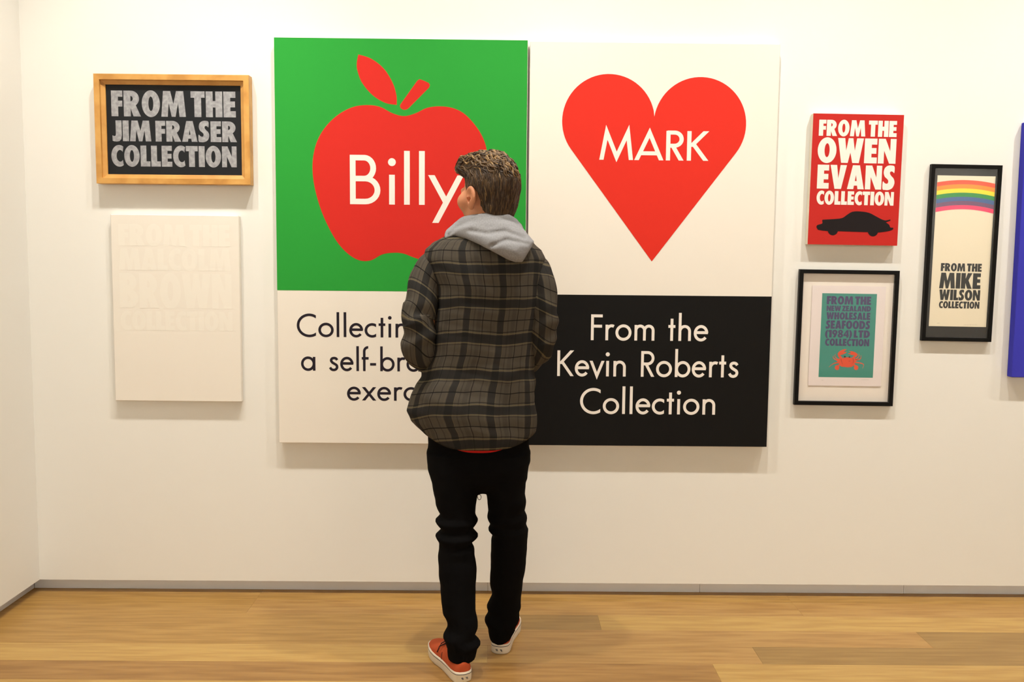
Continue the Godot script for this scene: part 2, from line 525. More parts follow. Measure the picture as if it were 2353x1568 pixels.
func tube(st: SurfaceTool, pts: Array, radii: Array, sides := 8) -> void:
	var rings := []
	var up := Vector3(0.3, 1, 0.2).normalized()
	for i in pts.size():
		var d: Vector3 = (pts[mini(i + 1, pts.size() - 1)] - pts[maxi(i - 1, 0)]).normalized()
		var a := d.cross(up).normalized()
		var b := a.cross(d)
		var ring := []
		for k in sides:
			var t := TAU * k / sides
			ring.append(pts[i] + (a * cos(t) - b * sin(t)) * radii[i])
		rings.append(ring)
	ring_loft(st, rings, [], 3)

func lathe(st: SurfaceTool, prof: Array, T: Transform3D, sides := 28) -> void:      # prof = [radius, along -z of T]
	var rings := []
	for p in prof:
		var ring := []
		for k in sides:
			var t := TAU * k / sides
			ring.append(T * Vector3(p[0] * cos(t), p[0] * sin(t), p[1]))
		rings.append(ring)
	ring_loft(st, rings, [], 3)

# ------------------------------------------------------------------ textures
func noise_tex(freq: float, oct: int, seed_: int, colors: Array, stops: Array, w := 512, h := 512, warp := 0.0) -> NoiseTexture2D:
	var n := FastNoiseLite.new()
	n.noise_type = FastNoiseLite.TYPE_SIMPLEX_SMOOTH
	n.seed = seed_
	n.frequency = freq
	n.fractal_octaves = oct
	if warp > 0.0:
		n.domain_warp_enabled = true
		n.domain_warp_amplitude = warp
		n.domain_warp_frequency = freq * 0.7
	var t := NoiseTexture2D.new()
	t.width = w
	t.height = h
	t.seamless = true
	t.noise = n
	var g := Gradient.new()
	g.offsets = PackedFloat32Array(stops)
	g.colors = PackedColorArray(colors)
	t.color_ramp = g
	return t

func plaid_image() -> ImageTexture:
	var n := 640
	var img := Image.create(n, n, true, Image.FORMAT_RGB8)
	var ground := Color8(84, 78, 70)
	var dark := Color8(37, 37, 38)
	var black := Color8(25, 25, 26)
	var gold := Color8(118, 107, 79)
	# [start, end, colour, weight] over one repeat
	var weft := [[0.00, 0.24, dark, 0.74], [0.25, 0.275, gold, 0.7], [0.30, 0.315, black, 0.5], [0.60, 0.625, black, 0.85], [0.905, 0.925, black, 0.75], [0.955, 0.98, gold, 0.75]]
	var warp := [[0.00, 0.19, dark, 0.66], [0.40, 0.52, dark, 0.16], [0.19, 0.205, gold, 0.35], [0.30, 0.33, black, 0.22], [0.56, 0.585, black, 0.6], [0.80, 0.83, black, 0.25], [0.95, 0.965, gold, 0.3]]
	var rows := []
	for s in [weft, warp]:
		var r := []
		for i in n:
			var t := float(i) / n
			var c := Color(0, 0, 0, 0)
			for b in s:
				if t >= b[0] and t < b[1]:
					c = b[2]
					c.a = b[3]
			r.append(c)
		rows.append(r)
	var rng := RandomNumberGenerator.new()
	rng.seed = 7
	for y in n:
		for x in n:
			var c := ground
			var a: Color = rows[1][x]
			var b: Color = rows[0][y]
			c = c.lerp(Color(a.r, a.g, a.b), a.a)
			c = c.lerp(Color(b.r, b.g, b.b), b.a)
			var tw := 0.93 + 0.07 * float((x + y) % 6) / 5.0 + rng.randf_range(-0.03, 0.03)
			img.set_pixel(x, y, Color(c.r * tw, c.g * tw, c.b * tw))
	img.generate_mipmaps()
	return ImageTexture.create_from_image(img)

func materials() -> void:
	M.wall = mat(rgb(236, 235, 231), 0.9, 0.0, 0.3)
	M.ceiling = mat(rgb(225, 221, 213), 0.95, 0.0, 0.2)
	M.skirt = mat(rgb(230, 233, 240), 0.45, 0.0, 0.5)
	M.white_paint = mat(rgb(236, 230, 221), 0.75, 0.0, 0.3)
	M.ghost = mat(rgb(238, 233, 224), 0.6, 0.0, 0.4)
	M.green = mat(rgb(41, 154, 56), 0.7, 0.0, 0.3)
	M.apple_red = mat(rgb(205, 42, 34), 0.7, 0.0, 0.3)
	M.apple_line = mat(rgb(150, 128, 40), 0.7, 0.0, 0.3)
	M.heart_red = mat(rgb(218, 47, 34), 0.7, 0.0, 0.3)
	M.print_white = mat(rgb(240, 233, 226), 0.75, 0.0, 0.3)
	M.ink = mat(rgb(36, 30, 40), 0.7, 0.0, 0.3)
	M.black_paint = mat(rgb(13, 12, 12), 0.65, 0.0, 0.3)
	M.canvas_side = mat(rgb(232, 224, 206), 0.85, 0.0, 0.3)
	M.red_paint = mat(rgb(191, 42, 37), 0.7, 0.0, 0.3)
	M.car_black = mat(rgb(30, 24, 26), 0.7, 0.0, 0.3)
	M.blue_paint = mat(rgb(60, 60, 184), 0.75, 0.0, 0.3)
	M.frame_black = mat(rgb(11, 10, 10), 0.4, 0.0, 0.25)
	M.mount_black = mat(rgb(26, 24, 23), 0.8, 0.0, 0.3)
	M.mount_white = mat(rgb(238, 230, 222), 0.85, 0.0, 0.3)
	M.paper = mat(rgb(232, 222, 222), 0.85, 0.0, 0.3)
	M.cream_paper = mat(rgb(236, 226, 202), 0.85, 0.0, 0.3)
	M.teal = mat(rgb(54, 140, 128), 0.8, 0.0, 0.3)
	M.purple_ink = mat(rgb(66, 60, 104), 0.8, 0.0, 0.3)
	M.crab = mat(rgb(222, 76, 40), 0.8, 0.0, 0.3)
	M.crab_dark = mat(rgb(160, 52, 36), 0.8, 0.0, 0.3)
	M.pencil = mat(rgb(150, 142, 132), 0.8, 0.0, 0.3)
	M.board_black = mat(rgb(16, 20, 26), 0.55, 0.0, 0.4)
	var silver := mat(Color.WHITE, 0.6, 0.0, 0.5)
	silver.albedo_texture = noise_tex(0.03, 4, 5, [rgb(140, 141, 146), rgb(152, 153, 158), rgb(166, 167, 172)], [0.2, 0.5, 0.8], 256, 256)
	silver.uv1_triplanar = true
	silver.uv1_scale = Vector3(6, 6, 6)
	M.silver = silver
	var fw := mat(Color.WHITE, 0.45, 0.0, 0.5)
	fw.albedo_texture = noise_tex(0.012, 4, 11, [rgb(188, 134, 64), rgb(206, 152, 78), rgb(216, 166, 92)], [0.2, 0.5, 0.85], 512, 512, 20.0)
	fw.uv1_triplanar = true
	fw.uv1_scale = Vector3(1.2, 1.2, 1.2)
	M.frame_wood = fw
	var glass := mat(Color(1, 1, 1, 0.01), 0.02, 0.0, 0.42)
	glass.transparency = BaseMaterial3D.TRANSPARENCY_ALPHA
	M.glass = glass
	# oak boards: one grain, several tones
	var tones := [[rgb(154, 116, 58), rgb(166, 127, 67), rgb(174, 136, 75)], [rgb(140, 101, 52), rgb(152, 112, 60), rgb(162, 122, 68)], [rgb(170, 132, 70), rgb(180, 143, 79), rgb(187, 151, 86)], [rgb(140, 107, 57), rgb(149, 116, 64), rgb(158, 125, 71)], [rgb(156, 116, 62), rgb(168, 128, 72), rgb(176, 138, 80)]]
	M.oak = []
	for i in tones.size():
		var o := mat(Color.WHITE, 0.38, 0.0, 0.45)
		o.albedo_texture = noise_tex(0.007, 6, 21 + i, tones[i], [0.2, 0.5, 0.8], 1024, 1024, 40.0)
		M.oak.append(o)
	M.gap = mat(rgb(96, 66, 34), 0.8)
	# the man
	M.skin = mat(rgb(206, 142, 106), 0.55, 0.0, 0.4)
	M.skin.subsurf_scatter_enabled = true
	M.skin.subsurf_scatter_strength = 0.15
	var hair := mat(Color.WHITE, 0.5, 0.0, 0.45)
	hair.albedo_texture = noise_tex(0.02, 4, 31, [rgb(46, 33, 22), rgb(66, 48, 31), rgb(88, 66, 43)], [0.2, 0.5, 0.85], 512, 512, 10.0)
	hair.uv1_triplanar = true
	hair.uv1_scale = Vector3(9, 4, 9)
	M.hair = hair
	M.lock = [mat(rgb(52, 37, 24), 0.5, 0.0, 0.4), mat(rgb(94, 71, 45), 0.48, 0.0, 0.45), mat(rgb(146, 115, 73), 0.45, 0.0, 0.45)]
	var flannel := mat(Color.WHITE, 0.9, 0.0, 0.2)
	flannel.albedo_texture = plaid_image()
	M.flannel = flannel
	var fleece := mat(Color.WHITE, 0.95, 0.0, 0.2)
	fleece.albedo_texture = noise_tex(0.08, 4, 41, [rgb(138, 138, 142), rgb(147, 147, 151), rgb(155, 155, 159)], [0.2, 0.5, 0.8], 256, 256)
	fleece.uv1_triplanar = true
	fleece.uv1_scale = Vector3(7, 7, 7)
	M.fleece = fleece
	M.denim = mat(rgb(14, 13, 14), 0.92, 0.0, 0.15)
	M.tee = mat(rgb(188, 36, 30), 0.9, 0.0, 0.2)
	M.canvas_orange = mat(rgb(180, 82, 50), 0.85, 0.0, 0.2)
	M.rubber = mat(rgb(222, 212, 194), 0.6, 0.0, 0.4)
	M.navy = mat(rgb(44, 44, 62), 0.6)
	M.lace = mat(rgb(58, 30, 30), 0.9)
	M.eye = mat(rgb(228, 222, 216), 0.2)
	M.iris = mat(rgb(58, 74, 84), 0.2)
	M.lamp_white = mat(rgb(225, 225, 222), 0.5, 0.0, 0.5)
	M.track = mat(rgb(214, 214, 212), 0.5, 0.0, 0.5)
	var lens := mat(rgb(255, 240, 214), 0.4)
	lens.emission_enabled = true
	lens.emission = Color(1.0, 0.86, 0.64)
	lens.emission_energy_multiplier = 4.0
	M.lens = lens

# ------------------------------------------------------------------ the place
const CORNER := -1.925
const TOP := 3.9
const RIGHT := 6.2
const REAR := 8.2
func room() -> void:
	var st := begin()
	box(st, Vector3(CORNER - 0.2, 0.055, -0.2), Vector3(RIGHT + 0.2, TOP + 0.2, 0))
	structure(done(st, "wall_front", M.wall, self))
	st = begin()
	box(st, Vector3(CORNER - 0.2, 0.055, 0), Vector3(CORNER, TOP + 0.2, REAR))
	structure(done(st, "wall_left", M.wall, self))
	st = begin()
	box(st, Vector3(RIGHT, 0, 0), Vector3(RIGHT + 0.2, TOP + 0.2, REAR))
	structure(done(st, "wall_right", M.wall, self))
	# the wall behind the photographer, with an opening into the next room
	var wr := Node3D.new()
	wr.name = "wall_rear"
	add_child(wr)
	structure(wr)
	sheet(wr, "wall_panel", CORNER - 0.2, 1.6, 0, TOP + 0.2, REAR, REAR + 0.2, M.wall)
	sheet(wr, "wall_panel", 3.6, RIGHT + 0.2, 0, TOP + 0.2, REAR, REAR + 0.2, M.wall)
	sheet(wr, "wall_panel", 1.6, 3.6, 2.5, TOP + 0.2, REAR, REAR + 0.2, M.wall)
	sheet(wr, "wall_panel", 1.4, 3.8, 0, 2.6, REAR + 1.6, REAR + 1.8, M.wall)
	sheet(wr, "wall_panel", 1.4, 1.6, 0, 2.6, REAR + 0.2, REAR + 1.6, M.wall)
	sheet(wr, "wall_panel", 3.6, 3.8, 0, 2.6, REAR + 0.2, REAR + 1.6, M.wall)
	sheet(wr, "wall_panel", 1.6, 3.6, 2.5, 2.6, REAR + 0.2, REAR + 1.6, M.wall)
	st = begin()
	box(st, Vector3(CORNER - 0.2, TOP, 0), Vector3(RIGHT + 0.2, TOP + 0.2, REAR + 0.2))
	structure(done(st, "ceiling", M.ceiling, self))
	# recessed grey skirting under the raised plasterboard
	var bf := Node3D.new()
	bf.name = "baseboard_front"
	add_child(bf)
	structure(bf)
	var joints := [CORNER - 0.05, -0.06, 0.84, 1.71, 2.58, 3.45, 4.32, 5.19, RIGHT]
	for i in joints.size() - 1:
		sheet(bf, "skirting_board", joints[i] + 0.0006, joints[i + 1] - 0.0006, 0.0, 0.056, -0.15, -0.05, M.skirt, 0.001)
	var bl := Node3D.new()
	bl.name = "baseboard_left"
	add_child(bl)
	structure(bl)
	for i in 9:
		sheet(bl, "skirting_board", CORNER - 0.15, CORNER - 0.05, 0.0, 0.056, -0.05 + i * 0.92 + 0.0006, -0.05 + (i + 1) * 0.92 - 0.0006, M.skirt, 0.001)
	# oak boards
	var fl := Node3D.new()
	fl.name = "floor"
	add_child(fl)
	structure(fl)
	sheet(fl, "underlay", CORNER - 0.15, RIGHT + 0.2, -0.2, -0.004, -0.15, REAR + 1.8, M.gap)
	var rng := RandomNumberGenerator.new()
	rng.seed = 3
	# rows seen in the photograph: [joints along x, tone of each board]
	var seen := {-1: [[-1.01, 1.2], [0, 0, 0, 0]], 0: [[-1.01, 1.2], [0, 4, 4, 4]], 1: [[-0.15, 0.38, 2.6], [0, 3, 2, 0]], 2: [[-0.1, 1.58], [0, 4, 3]], 3: [[-0.05, 0.915], [2, 4, 3]], 4: [[-0.13, 0.737], [1, 1, 2]], 5: [[0.1, 1.9], [2, 0, 2]]}
	var z := -0.08
	var r := -1
	while z < REAR:
		var z1 := z + 0.145
		var js: Array = [CORNER - 0.1]
		var tn: Array = []
		if seen.has(r):
			js += seen[r][0]
			tn = seen[r][1]
			var e: float = js[js.size() - 1]
			while e < RIGHT:
				e += rng.randf_range(1.5, 2.2)
				js.append(minf(e, RIGHT))
		else:
			var e: float = CORNER - 0.1 - 0.0
			e += rng.randf_range(0.4, 2.0)
			while e < RIGHT:
				js.append(e)
				e += rng.randf_range(1.5, 2.2)
			js.append(RIGHT)
		for i in js.size() - 1:
			var tone: int = tn[i] if i < tn.size() else rng.randi() % 5
			board(fl, js[i] + 0.00015, js[i + 1] - 0.00015, z + 0.00015, z1 - 0.00015, M.oak[tone], Vector2(rng.randf(), rng.randf()))
		z = z1
		r += 1

func board(parent: Node3D, x0: float, x1: float, z0: float, z1: float, m: Material, o: Vector2) -> void:
	var st := begin()
	st.set_smooth_group(-1)
	var k := 0.0004
	var lo := [Vector3(x0 + k, 0, z0 + k), Vector3(x1 - k, 0, z0 + k), Vector3(x1 - k, 0, z1 - k), Vector3(x0 + k, 0, z1 - k)]
	var mid := [Vector3(x0, -k, z0), Vector3(x1, -k, z0), Vector3(x1, -k, z1), Vector3(x0, -k, z1)]
	var low := []
	for p in mid:
		low.append(p - Vector3(0, 0.004, 0))
	var faces := [[lo[3], lo[2], lo[1], lo[0]]]
	for i in 4:
		var j := (i + 1) % 4
		faces.append([lo[i], lo[j], mid[j], mid[i]])
		faces.append([mid[i], mid[j], low[j], low[i]])
	for f in faces:
		for t in [0, 2, 1, 0, 3, 2]:
			var p: Vector3 = f[t]
			st.set_uv(Vector2(p.x * 0.36, p.z * 4.4 + p.y) + o)
			st.add_vertex(p)
	st.generate_normals()
	done(st, "board", m, parent)

func track_lights() -> void:
	var t := thing("lighting_track", "white lighting track running along the ceiling above the pictures", "lighting track", Vector3(2.0, TOP, 1.02))
	sheet(t, "rail", -3.6, 3.6, -0.035, 0.0, -0.018, 0.018, M.track, 0.002)
	for s in [-3.605, 3.605]:
		sheet(t, "end_cap", s - 0.01, s + 0.01, -0.037, 0.0, -0.02, 0.02, M.track, 0.002)
	var spots := [-1.35, -0.35, 0.65, 1.65, 2.65, 3.65]
	for i in spots.size():
		var x: float = spots[i]
		var at := Vector3(x, 3.56, 1.02)
		spotlight(at, Vector3(x + 0.05, 0.2, 0.0), "white cylindrical spotlight clipped to the ceiling track over the pictures", "spotlights on the picture track", SPOT * (1.0 if i > 0 else 0.68), 46.0)

func spotlight(at: Vector3, aim: Vector3, label: String, group: String, energy: float, cone: float) -> void:
	var o := thing("spotlight", label, "spotlight", at, group)
	var T := Transform3D(Basis.looking_at(aim - at), Vector3.ZERO)
	var st := begin()
	st.set_smooth_group(0)
	lathe(st, [[0.03, 0.115], [0.044, 0.11], [0.046, 0.1], [0.046, -0.035], [0.044, -0.04], [0.04, -0.04], [0.038, -0.02]], T)
	st.generate_normals()
	done(st, "housing", M.lamp_white, o)
	st = begin()
	lathe(st, [[0.036, -0.021], [0.037, -0.026], [0.034, -0.029]], T)
	st.generate_normals()
	done(st, "lens", M.lens, o, "glowing warm white lens")
	st = begin()
	tube(st, [T * Vector3(0.05, 0, 0.02), Vector3(0.055, 0.16, 0.0), Vector3(0.0, 0.2, 0.0), Vector3(-0.055, 0.16, 0.0), T * Vector3(-0.05, 0, 0.02)], [0.006, 0.006, 0.008, 0.006, 0.006])
	tube(st, [Vector3(0, 0.2, 0), Vector3(0, TOP - at.y - 0.03, 0)], [0.012, 0.012])
	st.generate_normals()
	done(st, "bracket", M.lamp_white, o)
	var l := SpotLight3D.new()
	l.name = "beam"
	o.add_child(l)
	l.transform = Transform3D(T.basis, T * Vector3(0, 0, -0.045))
	l.spot_angle = cone
	l.spot_angle_attenuation = 1.0
	l.spot_range = 14.0
	l.spot_attenuation = 2.0
	l.light_energy = energy
	l.light_color = WARM
	l.light_size = 0.035
	l.shadow_enabled = true

# an added, unseen fill track washes the wall behind the photographer; its light comes back as the room's soft light
func added_fill_lights() -> void:
	var t := thing("lighting_track", "added white fill light track along the ceiling near the rear opening", "lighting track", Vector3(2.0, TOP, 6.6))
	sheet(t, "rail", -3.6, 3.6, -0.035, 0.0, -0.018, 0.018, M.track, 0.002)
	for s in [-3.605, 3.605]:
		sheet(t, "end_cap", s - 0.01, s + 0.01, -0.037, 0.0, -0.02, 0.02, M.track, 0.002)
	for x in [-1.0, 0.7, 4.3, 5.4]:
		spotlight(Vector3(x, 3.56, 6.6), Vector3(x, 1.5, REAR), "added white cylindrical fill spotlight aimed at the rear wall", "added fill spotlights on the rear track", REAR_FILL, 55.0)

	# another unseen track, added to brighten the left-hand wall
	var tl := thing("lighting_track", "added white fill light track along the ceiling beside the empty left wall", "lighting track", Vector3(-0.85, TOP, 3.1))
	sheet(tl, "rail", -0.018, 0.018, -0.035, 0.0, -2.4, 2.4, M.track, 0.002)
	for s in [-2.405, 2.405]:
		sheet(tl, "end_cap", -0.02, 0.02, -0.037, 0.0, s - 0.01, s + 0.01, M.track, 0.002)
	for z in [0.95, 2.6, 4.4]:
		spotlight(Vector3(-0.85, 3.56, z), Vector3(CORNER, 0.4, z - 0.45), "added white cylindrical fill spotlight aimed at the empty left wall", "added fill spotlights on the side track", SPOT * 0.75, 46.0)

# ------------------------------------------------------------------ the pictures
func picture(called: String, label: String, cx: float, cy: float, deg: float, category := "picture") -> Node3D:
	var o := thing(called, label, category, Vector3(cx, cy, 0.0))
	o.rotation_degrees.z = deg
	return o

func pictures() -> void:
	# large panel with the apple
	var z := 0.04
	var o := picture("painted_panel", "large green and white canvas with a red apple and a name in white letters", -0.4145, 1.4545, 0.0, "painting")
	var w := 0.498
	var h := 0.8055
	var seam := 1.27 - 1.4545
	sheet(o, "canvas", -w, w, -h, h, 0.004, z, M.white_paint, 0.0015)
	sheet(o, "painted_field", -w - 0.0002, w - 0.0015, seam, h + 0.0002, 0.02, z + 0.0004, M.green, 0.0, "green upper field")
	var ap := crop([805, 508, 740, 492, 670, 456, 600, 446, 520, 456, 440, 496, 370, 560, 320, 640, 295, 730, 291, 820, 305, 920, 340, 1040, 390, 1150, 440, 1230, 500, 1290, 560, 1320, 620, 1318, 680, 1286, 740, 1276, 800, 1280, 870, 1306, 940, 1322, 1005, 1312, 1065, 1275, 1130, 1190, 1190, 1085, 1235, 960, 1262, 840, 1272, 740, 1260, 660, 1220, 580, 1150, 500, 1080, 463, 1000, 453, 930, 463, 870, 492], 2.45, 600, 60, z, o)
	ap = spline(ap, true, 6)
	var lf := spline(crop([548, 161, 620, 185, 690, 240, 740, 320, 761, 390, 763, 443], 2.45, 600, 60, z, o), false, 6)
	lf.append_array(spline(crop([763, 443, 700, 432, 630, 390, 570, 320, 543, 250, 540, 205, 548, 161], 2.45, 600, 60, z, o), false, 6).slice(1, -1))
	var sm := crop([892, 300, 915, 308, 943, 321, 950, 332, 945, 346, 830, 462, 818, 470, 802, 471, 788, 464, 782, 450, 786, 440, 880, 308], 2.45, 600, 60, z, o)
	for e in [["apple", ap], ["leaf", lf], ["stalk", sm]]:
		var grown := Geometry2D.offset_polygon(e[1], 0.0013, Geometry2D.JOIN_MITER)
		shape(o, e[0] + "_outline", grown[0], z + 0.0006, M.apple_line)
		shape(o, e[0], e[1], z + 0.0008, M.apple_red)
	round_line(o, "Billy", "Bill", 804, 976, 356.7, 470.2, z + 0.0011, M.print_white)
	round_line(o, "Collecting is", "Collecti", 682, 898.8, 722.5, 775.0, z + 0.0003, M.ink)
	round_line(o, "a self-branding", "a self-br", 691.8, 931, 800.5, 853.0, z + 0.0003, M.ink)
	round_line(o, "exercise", "exer", 797.3, 924, 870.0, 921.0, z + 0.0003, M.ink)
	# large panel with the heart
	o = picture("painted_panel", "large white and black canvas with a red heart and a name in white capitals", 0.5845, 1.4525, 0.0, "painting")
	w = 0.4925
	h = 0.8045
	seam = 1.263 - 1.4525
	sheet(o, "canvas", -w, w, -h, h, 0.004, z, M.white_paint, 0.0015)
	sheet(o, "painted_field", -w + 0.0005, w + 0.0002, -h - 0.0002, seam, 0.02, z + 0.0004, M.black_paint, 0.0, "black lower field")
	var cl := crop([518, 520, 1067, 538], 2.614, 1200, 80, z, o)
	var rad := (crop([796, 520], 2.614, 1200, 80, z, o)[0] - cl[0]).length()
	var tip := crop([778, 1362], 2.614, 1200, 80, z, o)[0]
	var hp := PackedVector2Array()
	# the two lobes, their notch and the straight sides touching them
	var mid := (cl[0] + cl[1]) / 2.0
	var a_n := rad_to_deg(acos(clampf((mid.x - cl[0].x) / rad, -1, 1)))
	for s in [1, 0]:
		var c: Vector2 = cl[s]
		var dirn := (tip - c)
		var tang := rad_to_deg(atan2(dirn.y, dirn.x)) + (1.0 if s == 1 else -1.0) * rad_to_deg(acos(rad / dirn.length()))
		if s == 1:
			hp.append_array(arc(c.x, c.y, rad, rad, tang, 180.0 - a_n, 40))
		else:
			hp.append_array(arc(c.x, c.y, rad, rad, a_n, tang + 360.0 if tang < 0 else tang, 40).slice(1))
	hp.append(tip)
	shape(o, "heart", hp, z + 0.0008, M.heart_red)
	round_line(o, "MARK", "MARK", 1377, 1627.7, 300.5, 368.5, z + 0.0011, M.print_white, 0.135)
	round_line(o, "From the", "From the", 1358, 1627.8, 724.0, 783.2, z + 0.0007, M.print_white)
	round_line(o, "Kevin Roberts", "Kevin Roberts", 1280.5, 1697, 807.2, 866.2, z + 0.0007, M.print_white)
	round_line(o, "Collection", "Collection", 1333, 1643.8, 894.0, 952.2, z + 0.0007, M.print_white)
	# wood-framed board
	o = picture("framed_board", "oak-framed black board with silver lettering hung above the blank white canvas", -1.3148, 1.8996, 0.06)
	rails(o, 0.6078, 0.4259, [[0, 0.004], [0, 0.049], [0.001, 0.05], [0.0215, 0.05], [0.0225, 0.049], [0.0225, 0.004]], M.frame_wood)
	rails(o, 0.5628, 0.3809, [[0, 0.004], [0, 0.038], [0.0145, 0.032], [0.0155, 0.031], [0.0155, 0.004]], M.frame_wood, "inner_rail")
	sheet(o, "board", -0.2659, 0.2659, -0.1749, 0.1749, 0.004, 0.026, M.board_black)
	heavy_line(o, "FROM THE", 255.5, 541.6, 209.4, 268.6, 0.0264, M.silver)
	heavy_line(o, "JIM FRASER", 258.2, 544.3, 278, 325.7, 0.0264, M.silver)
	heavy_line(o, "COLLECTION", 256, 543.7, 335.4, 383.4, 0.0264, M.silver)
	# white canvas with white letters
	o = picture("stretched_canvas", "blank looking white canvas with faint white lettering below the oak frame", -1.3211, 1.1904, -0.1, "painting")
	sheet(o, "canvas", -0.2558, 0.2558, -0.3763, 0.3763, 0.003, 0.03, M.white_paint, 0.0025)
	heavy_line(o, "FROM THE", 272, 528, 516, 566, 0.0304, M.ghost)
	heavy_line(o, "MALCOLM", 273, 530, 572, 622, 0.0304, M.ghost)
	heavy_line(o, "BROWN", 275, 532, 629, 709, 0.0304, M.ghost)
	heavy_line(o, "COLLECTION", 277, 534, 716, 760, 0.0304, M.ghost)
	# red canvas with the car
	o = picture("stretched_canvas", "red canvas with bold white capitals and a black car silhouette", 1.399, 1.7318, -0.42, "painting")
	sheet(o, "canvas", -0.1809, 0.1809, -0.2589, 0.2589, 0.003, 0.0335, M.canvas_side, 0.001)
	sheet(o, "painted_face", -0.1807, 0.1807, -0.2587, 0.2587, 0.03, 0.034, M.red_paint)
	heavy_line(o, "FROM THE", 1882, 2061, 276.6, 313.6, 0.0344, M.print_white)
	heavy_line(o, "OWEN", 1879, 2059, 318, 375, 0.0344, M.print_white)
	heavy_line(o, "EVANS", 1878, 2057, 380, 435, 0.0344, M.print_white)
	heavy_line(o, "COLLECTION", 1876.4, 2053.7, 440, 471.3, 0.0344, M.print_white)
	var car := spline(crop([376, 1185, 384, 1166, 428, 1152, 428, 1124, 440, 1117, 530, 1112, 606, 1103, 650, 1075, 700, 1046, 770, 1043, 848, 1055, 905, 1083, 960, 1112, 1000, 1124, 1042, 1116, 1036, 1130, 1002, 1140, 1030, 1162, 1042, 1188, 1066, 1190, 1064, 1206, 1020, 1222, 938, 1233], 3.92, 1780, 220, 0.034, o), false, 3)
	car.append_array(arc_px(885, 1222, 46, -12, -170, o))
	car.append_array(arc_px(524, 1212, 46, -12, -170, o))
	car.append_array(crop([430, 1216, 390, 1208], 3.92, 1780, 220, 0.034, o))
	shape(o, "car", car, 0.0346, M.car_black)
	# crab print in a black frame
	o = picture("framed_print", "small black-framed print with purple capitals over a red crab on teal", 1.3948, 1.0953, -0.36)
	rails(o, 0.4054, 0.5543, [[0, 0.003], [0, 0.0213], [0.0007, 0.022], [0.0153, 0.022], [0.016, 0.0213], [0.016, 0.003]], M.frame_black)
	sheet(o, "mount", -0.1945, 0.1945, -0.269, 0.269, 0.002, 0.006, M.mount_white)
	var q := crop([1867, 656.2, 2024.3, 888.4], 1, 0, 0, 0.009, o)
	sheet(o, "paper", q[0].x, q[1].x, q[1].y, q[0].y, 0.0085, 0.009, M.paper)
	q = crop([1889.5, 674, 2005.5, 868.6], 1, 0, 0, 0.009, o)
	sheet(o, "print", q[0].x, q[1].x, q[1].y, q[0].y, 0.0088, 0.0092, M.teal, 0.0, "teal printed rectangle")
	var zz := 0.0095
	heavy_line(o, "FROM THE", 1899.9, 2001.9, 681.3, 700.2, zz, M.purple_ink)
	heavy_line(o, "NEW ZEALAND", 1899.4, 2001.4, 703.2, 715.8, zz, M.purple_ink)
	heavy_line(o, "WHOLESALE", 1899, 2000, 718.5, 734.8, zz, M.purple_ink)
	heavy_line(o, "SEAFOODS", 1897.6, 1999.4, 737.3, 756.3, zz, M.purple_ink)
	heavy_line(o, "(1984) LTD", 1896, 1998.9, 759, 776.3, zz, M.purple_ink)
	heavy_line(o, "COLLECTION", 1896, 1997.3, 779.2, 795.4, zz, M.purple_ink)
	crab(o, zz)
	scribble(o, 1979, 1997, 873, 2.0, 0.0093)
	scribble(o, 1887, 1893, 874, 1.4, 0.0093)
	shape(o, "glass", V([-0.192, -0.266, 0.192, -0.266, 0.192, 0.266, -0.192, 0.266]), 0.018, M.glass)
	# rainbow print in a black frame
	o = picture("framed_print", "tall narrow black-framed print with a rainbow above black capitals", 1.8475, 1.4423, -0.52)
	rails(o, 0.285, 0.7118, [[0, 0.003], [0, 0.0213], [0.0007, 0.022], [0.0143, 0.022], [0.015, 0.0213], [0.015, 0.003]], M.frame_black)
	sheet(o, "mount", -0.135, 0.135, -0.348, 0.348, 0.002, 0.006, M.mount_black)
	q = crop([2154.5, 403, 2265.8, 752], 1, 0, 0, 0.0085, o)
	var pw := (q[1].x - q[0].x) / 2.0
	var pc := (q[1].x + q[0].x) / 2.0
	sheet(o, "paper", q[0].x, q[1].x, q[1].y, q[0].y, 0.0078, 0.0085, M.cream_paper)
	var bands := [rgb(240, 78, 42), rgb(248, 146, 30), rgb(240, 226, 40), rgb(30, 140, 62), rgb(54, 92, 150), rgb(108, 70, 110), rgb(246, 56, 108)]
	var ry0: float = crop([2214, 414], 1, 0, 0, 0.0085, o)[0].y
	var R0 := 0.60
	for i in bands.size():
		var bt := 0.01665
		var ro := R0 - i * bt
		var ri := ro - bt
		var cyc := ry0 - R0
		var st := begin()
		st.set_smooth_group(-1)
		layer = 0.0089
		var a := PackedVector2Array()
		var b := PackedVector2Array()
		for k in 25:
			var x := pc - pw + 2.0 * pw * k / 24.0
			var dx := x - pc + 0.004
			a.append(Vector2(x, cyc + sqrt(ro * ro - dx * dx)))
			b.append(Vector2(x, cyc + sqrt(ri * ri - dx * dx)))
		strip(st, Transform2D.IDENTITY, a, b)
		st.generate_normals()
		done(st, "rainbow_band", mat(bands[i], 0.8, 0.0, 0.3), o)
	zz = 0.0089
	heavy_line(o, "FROM THE", 2162, 2256, 605.6, 624, zz, M.black_paint)
	heavy_line(o, "MIKE", 2158.8, 2253.5, 627.6, 663.6, zz, M.black_paint)
	heavy_line(o, "WILSON", 2158, 2252, 666.3, 690.4, zz, M.black_paint)
	heavy_line(o, "COLLECTION", 2157.5, 2250.5, 693.2, 709, zz, M.black_paint)
	scribble(o, 2214, 2246, 747, 3.0, 0.0088)
	scribble(o, 2153, 2160, 743, 2.0, 0.0088)
	shape(o, "glass", V([-0.1325, -0.345, 0.1325, -0.345, 0.1325, 0.345, -0.1325, 0.345]), 0.018, M.glass)
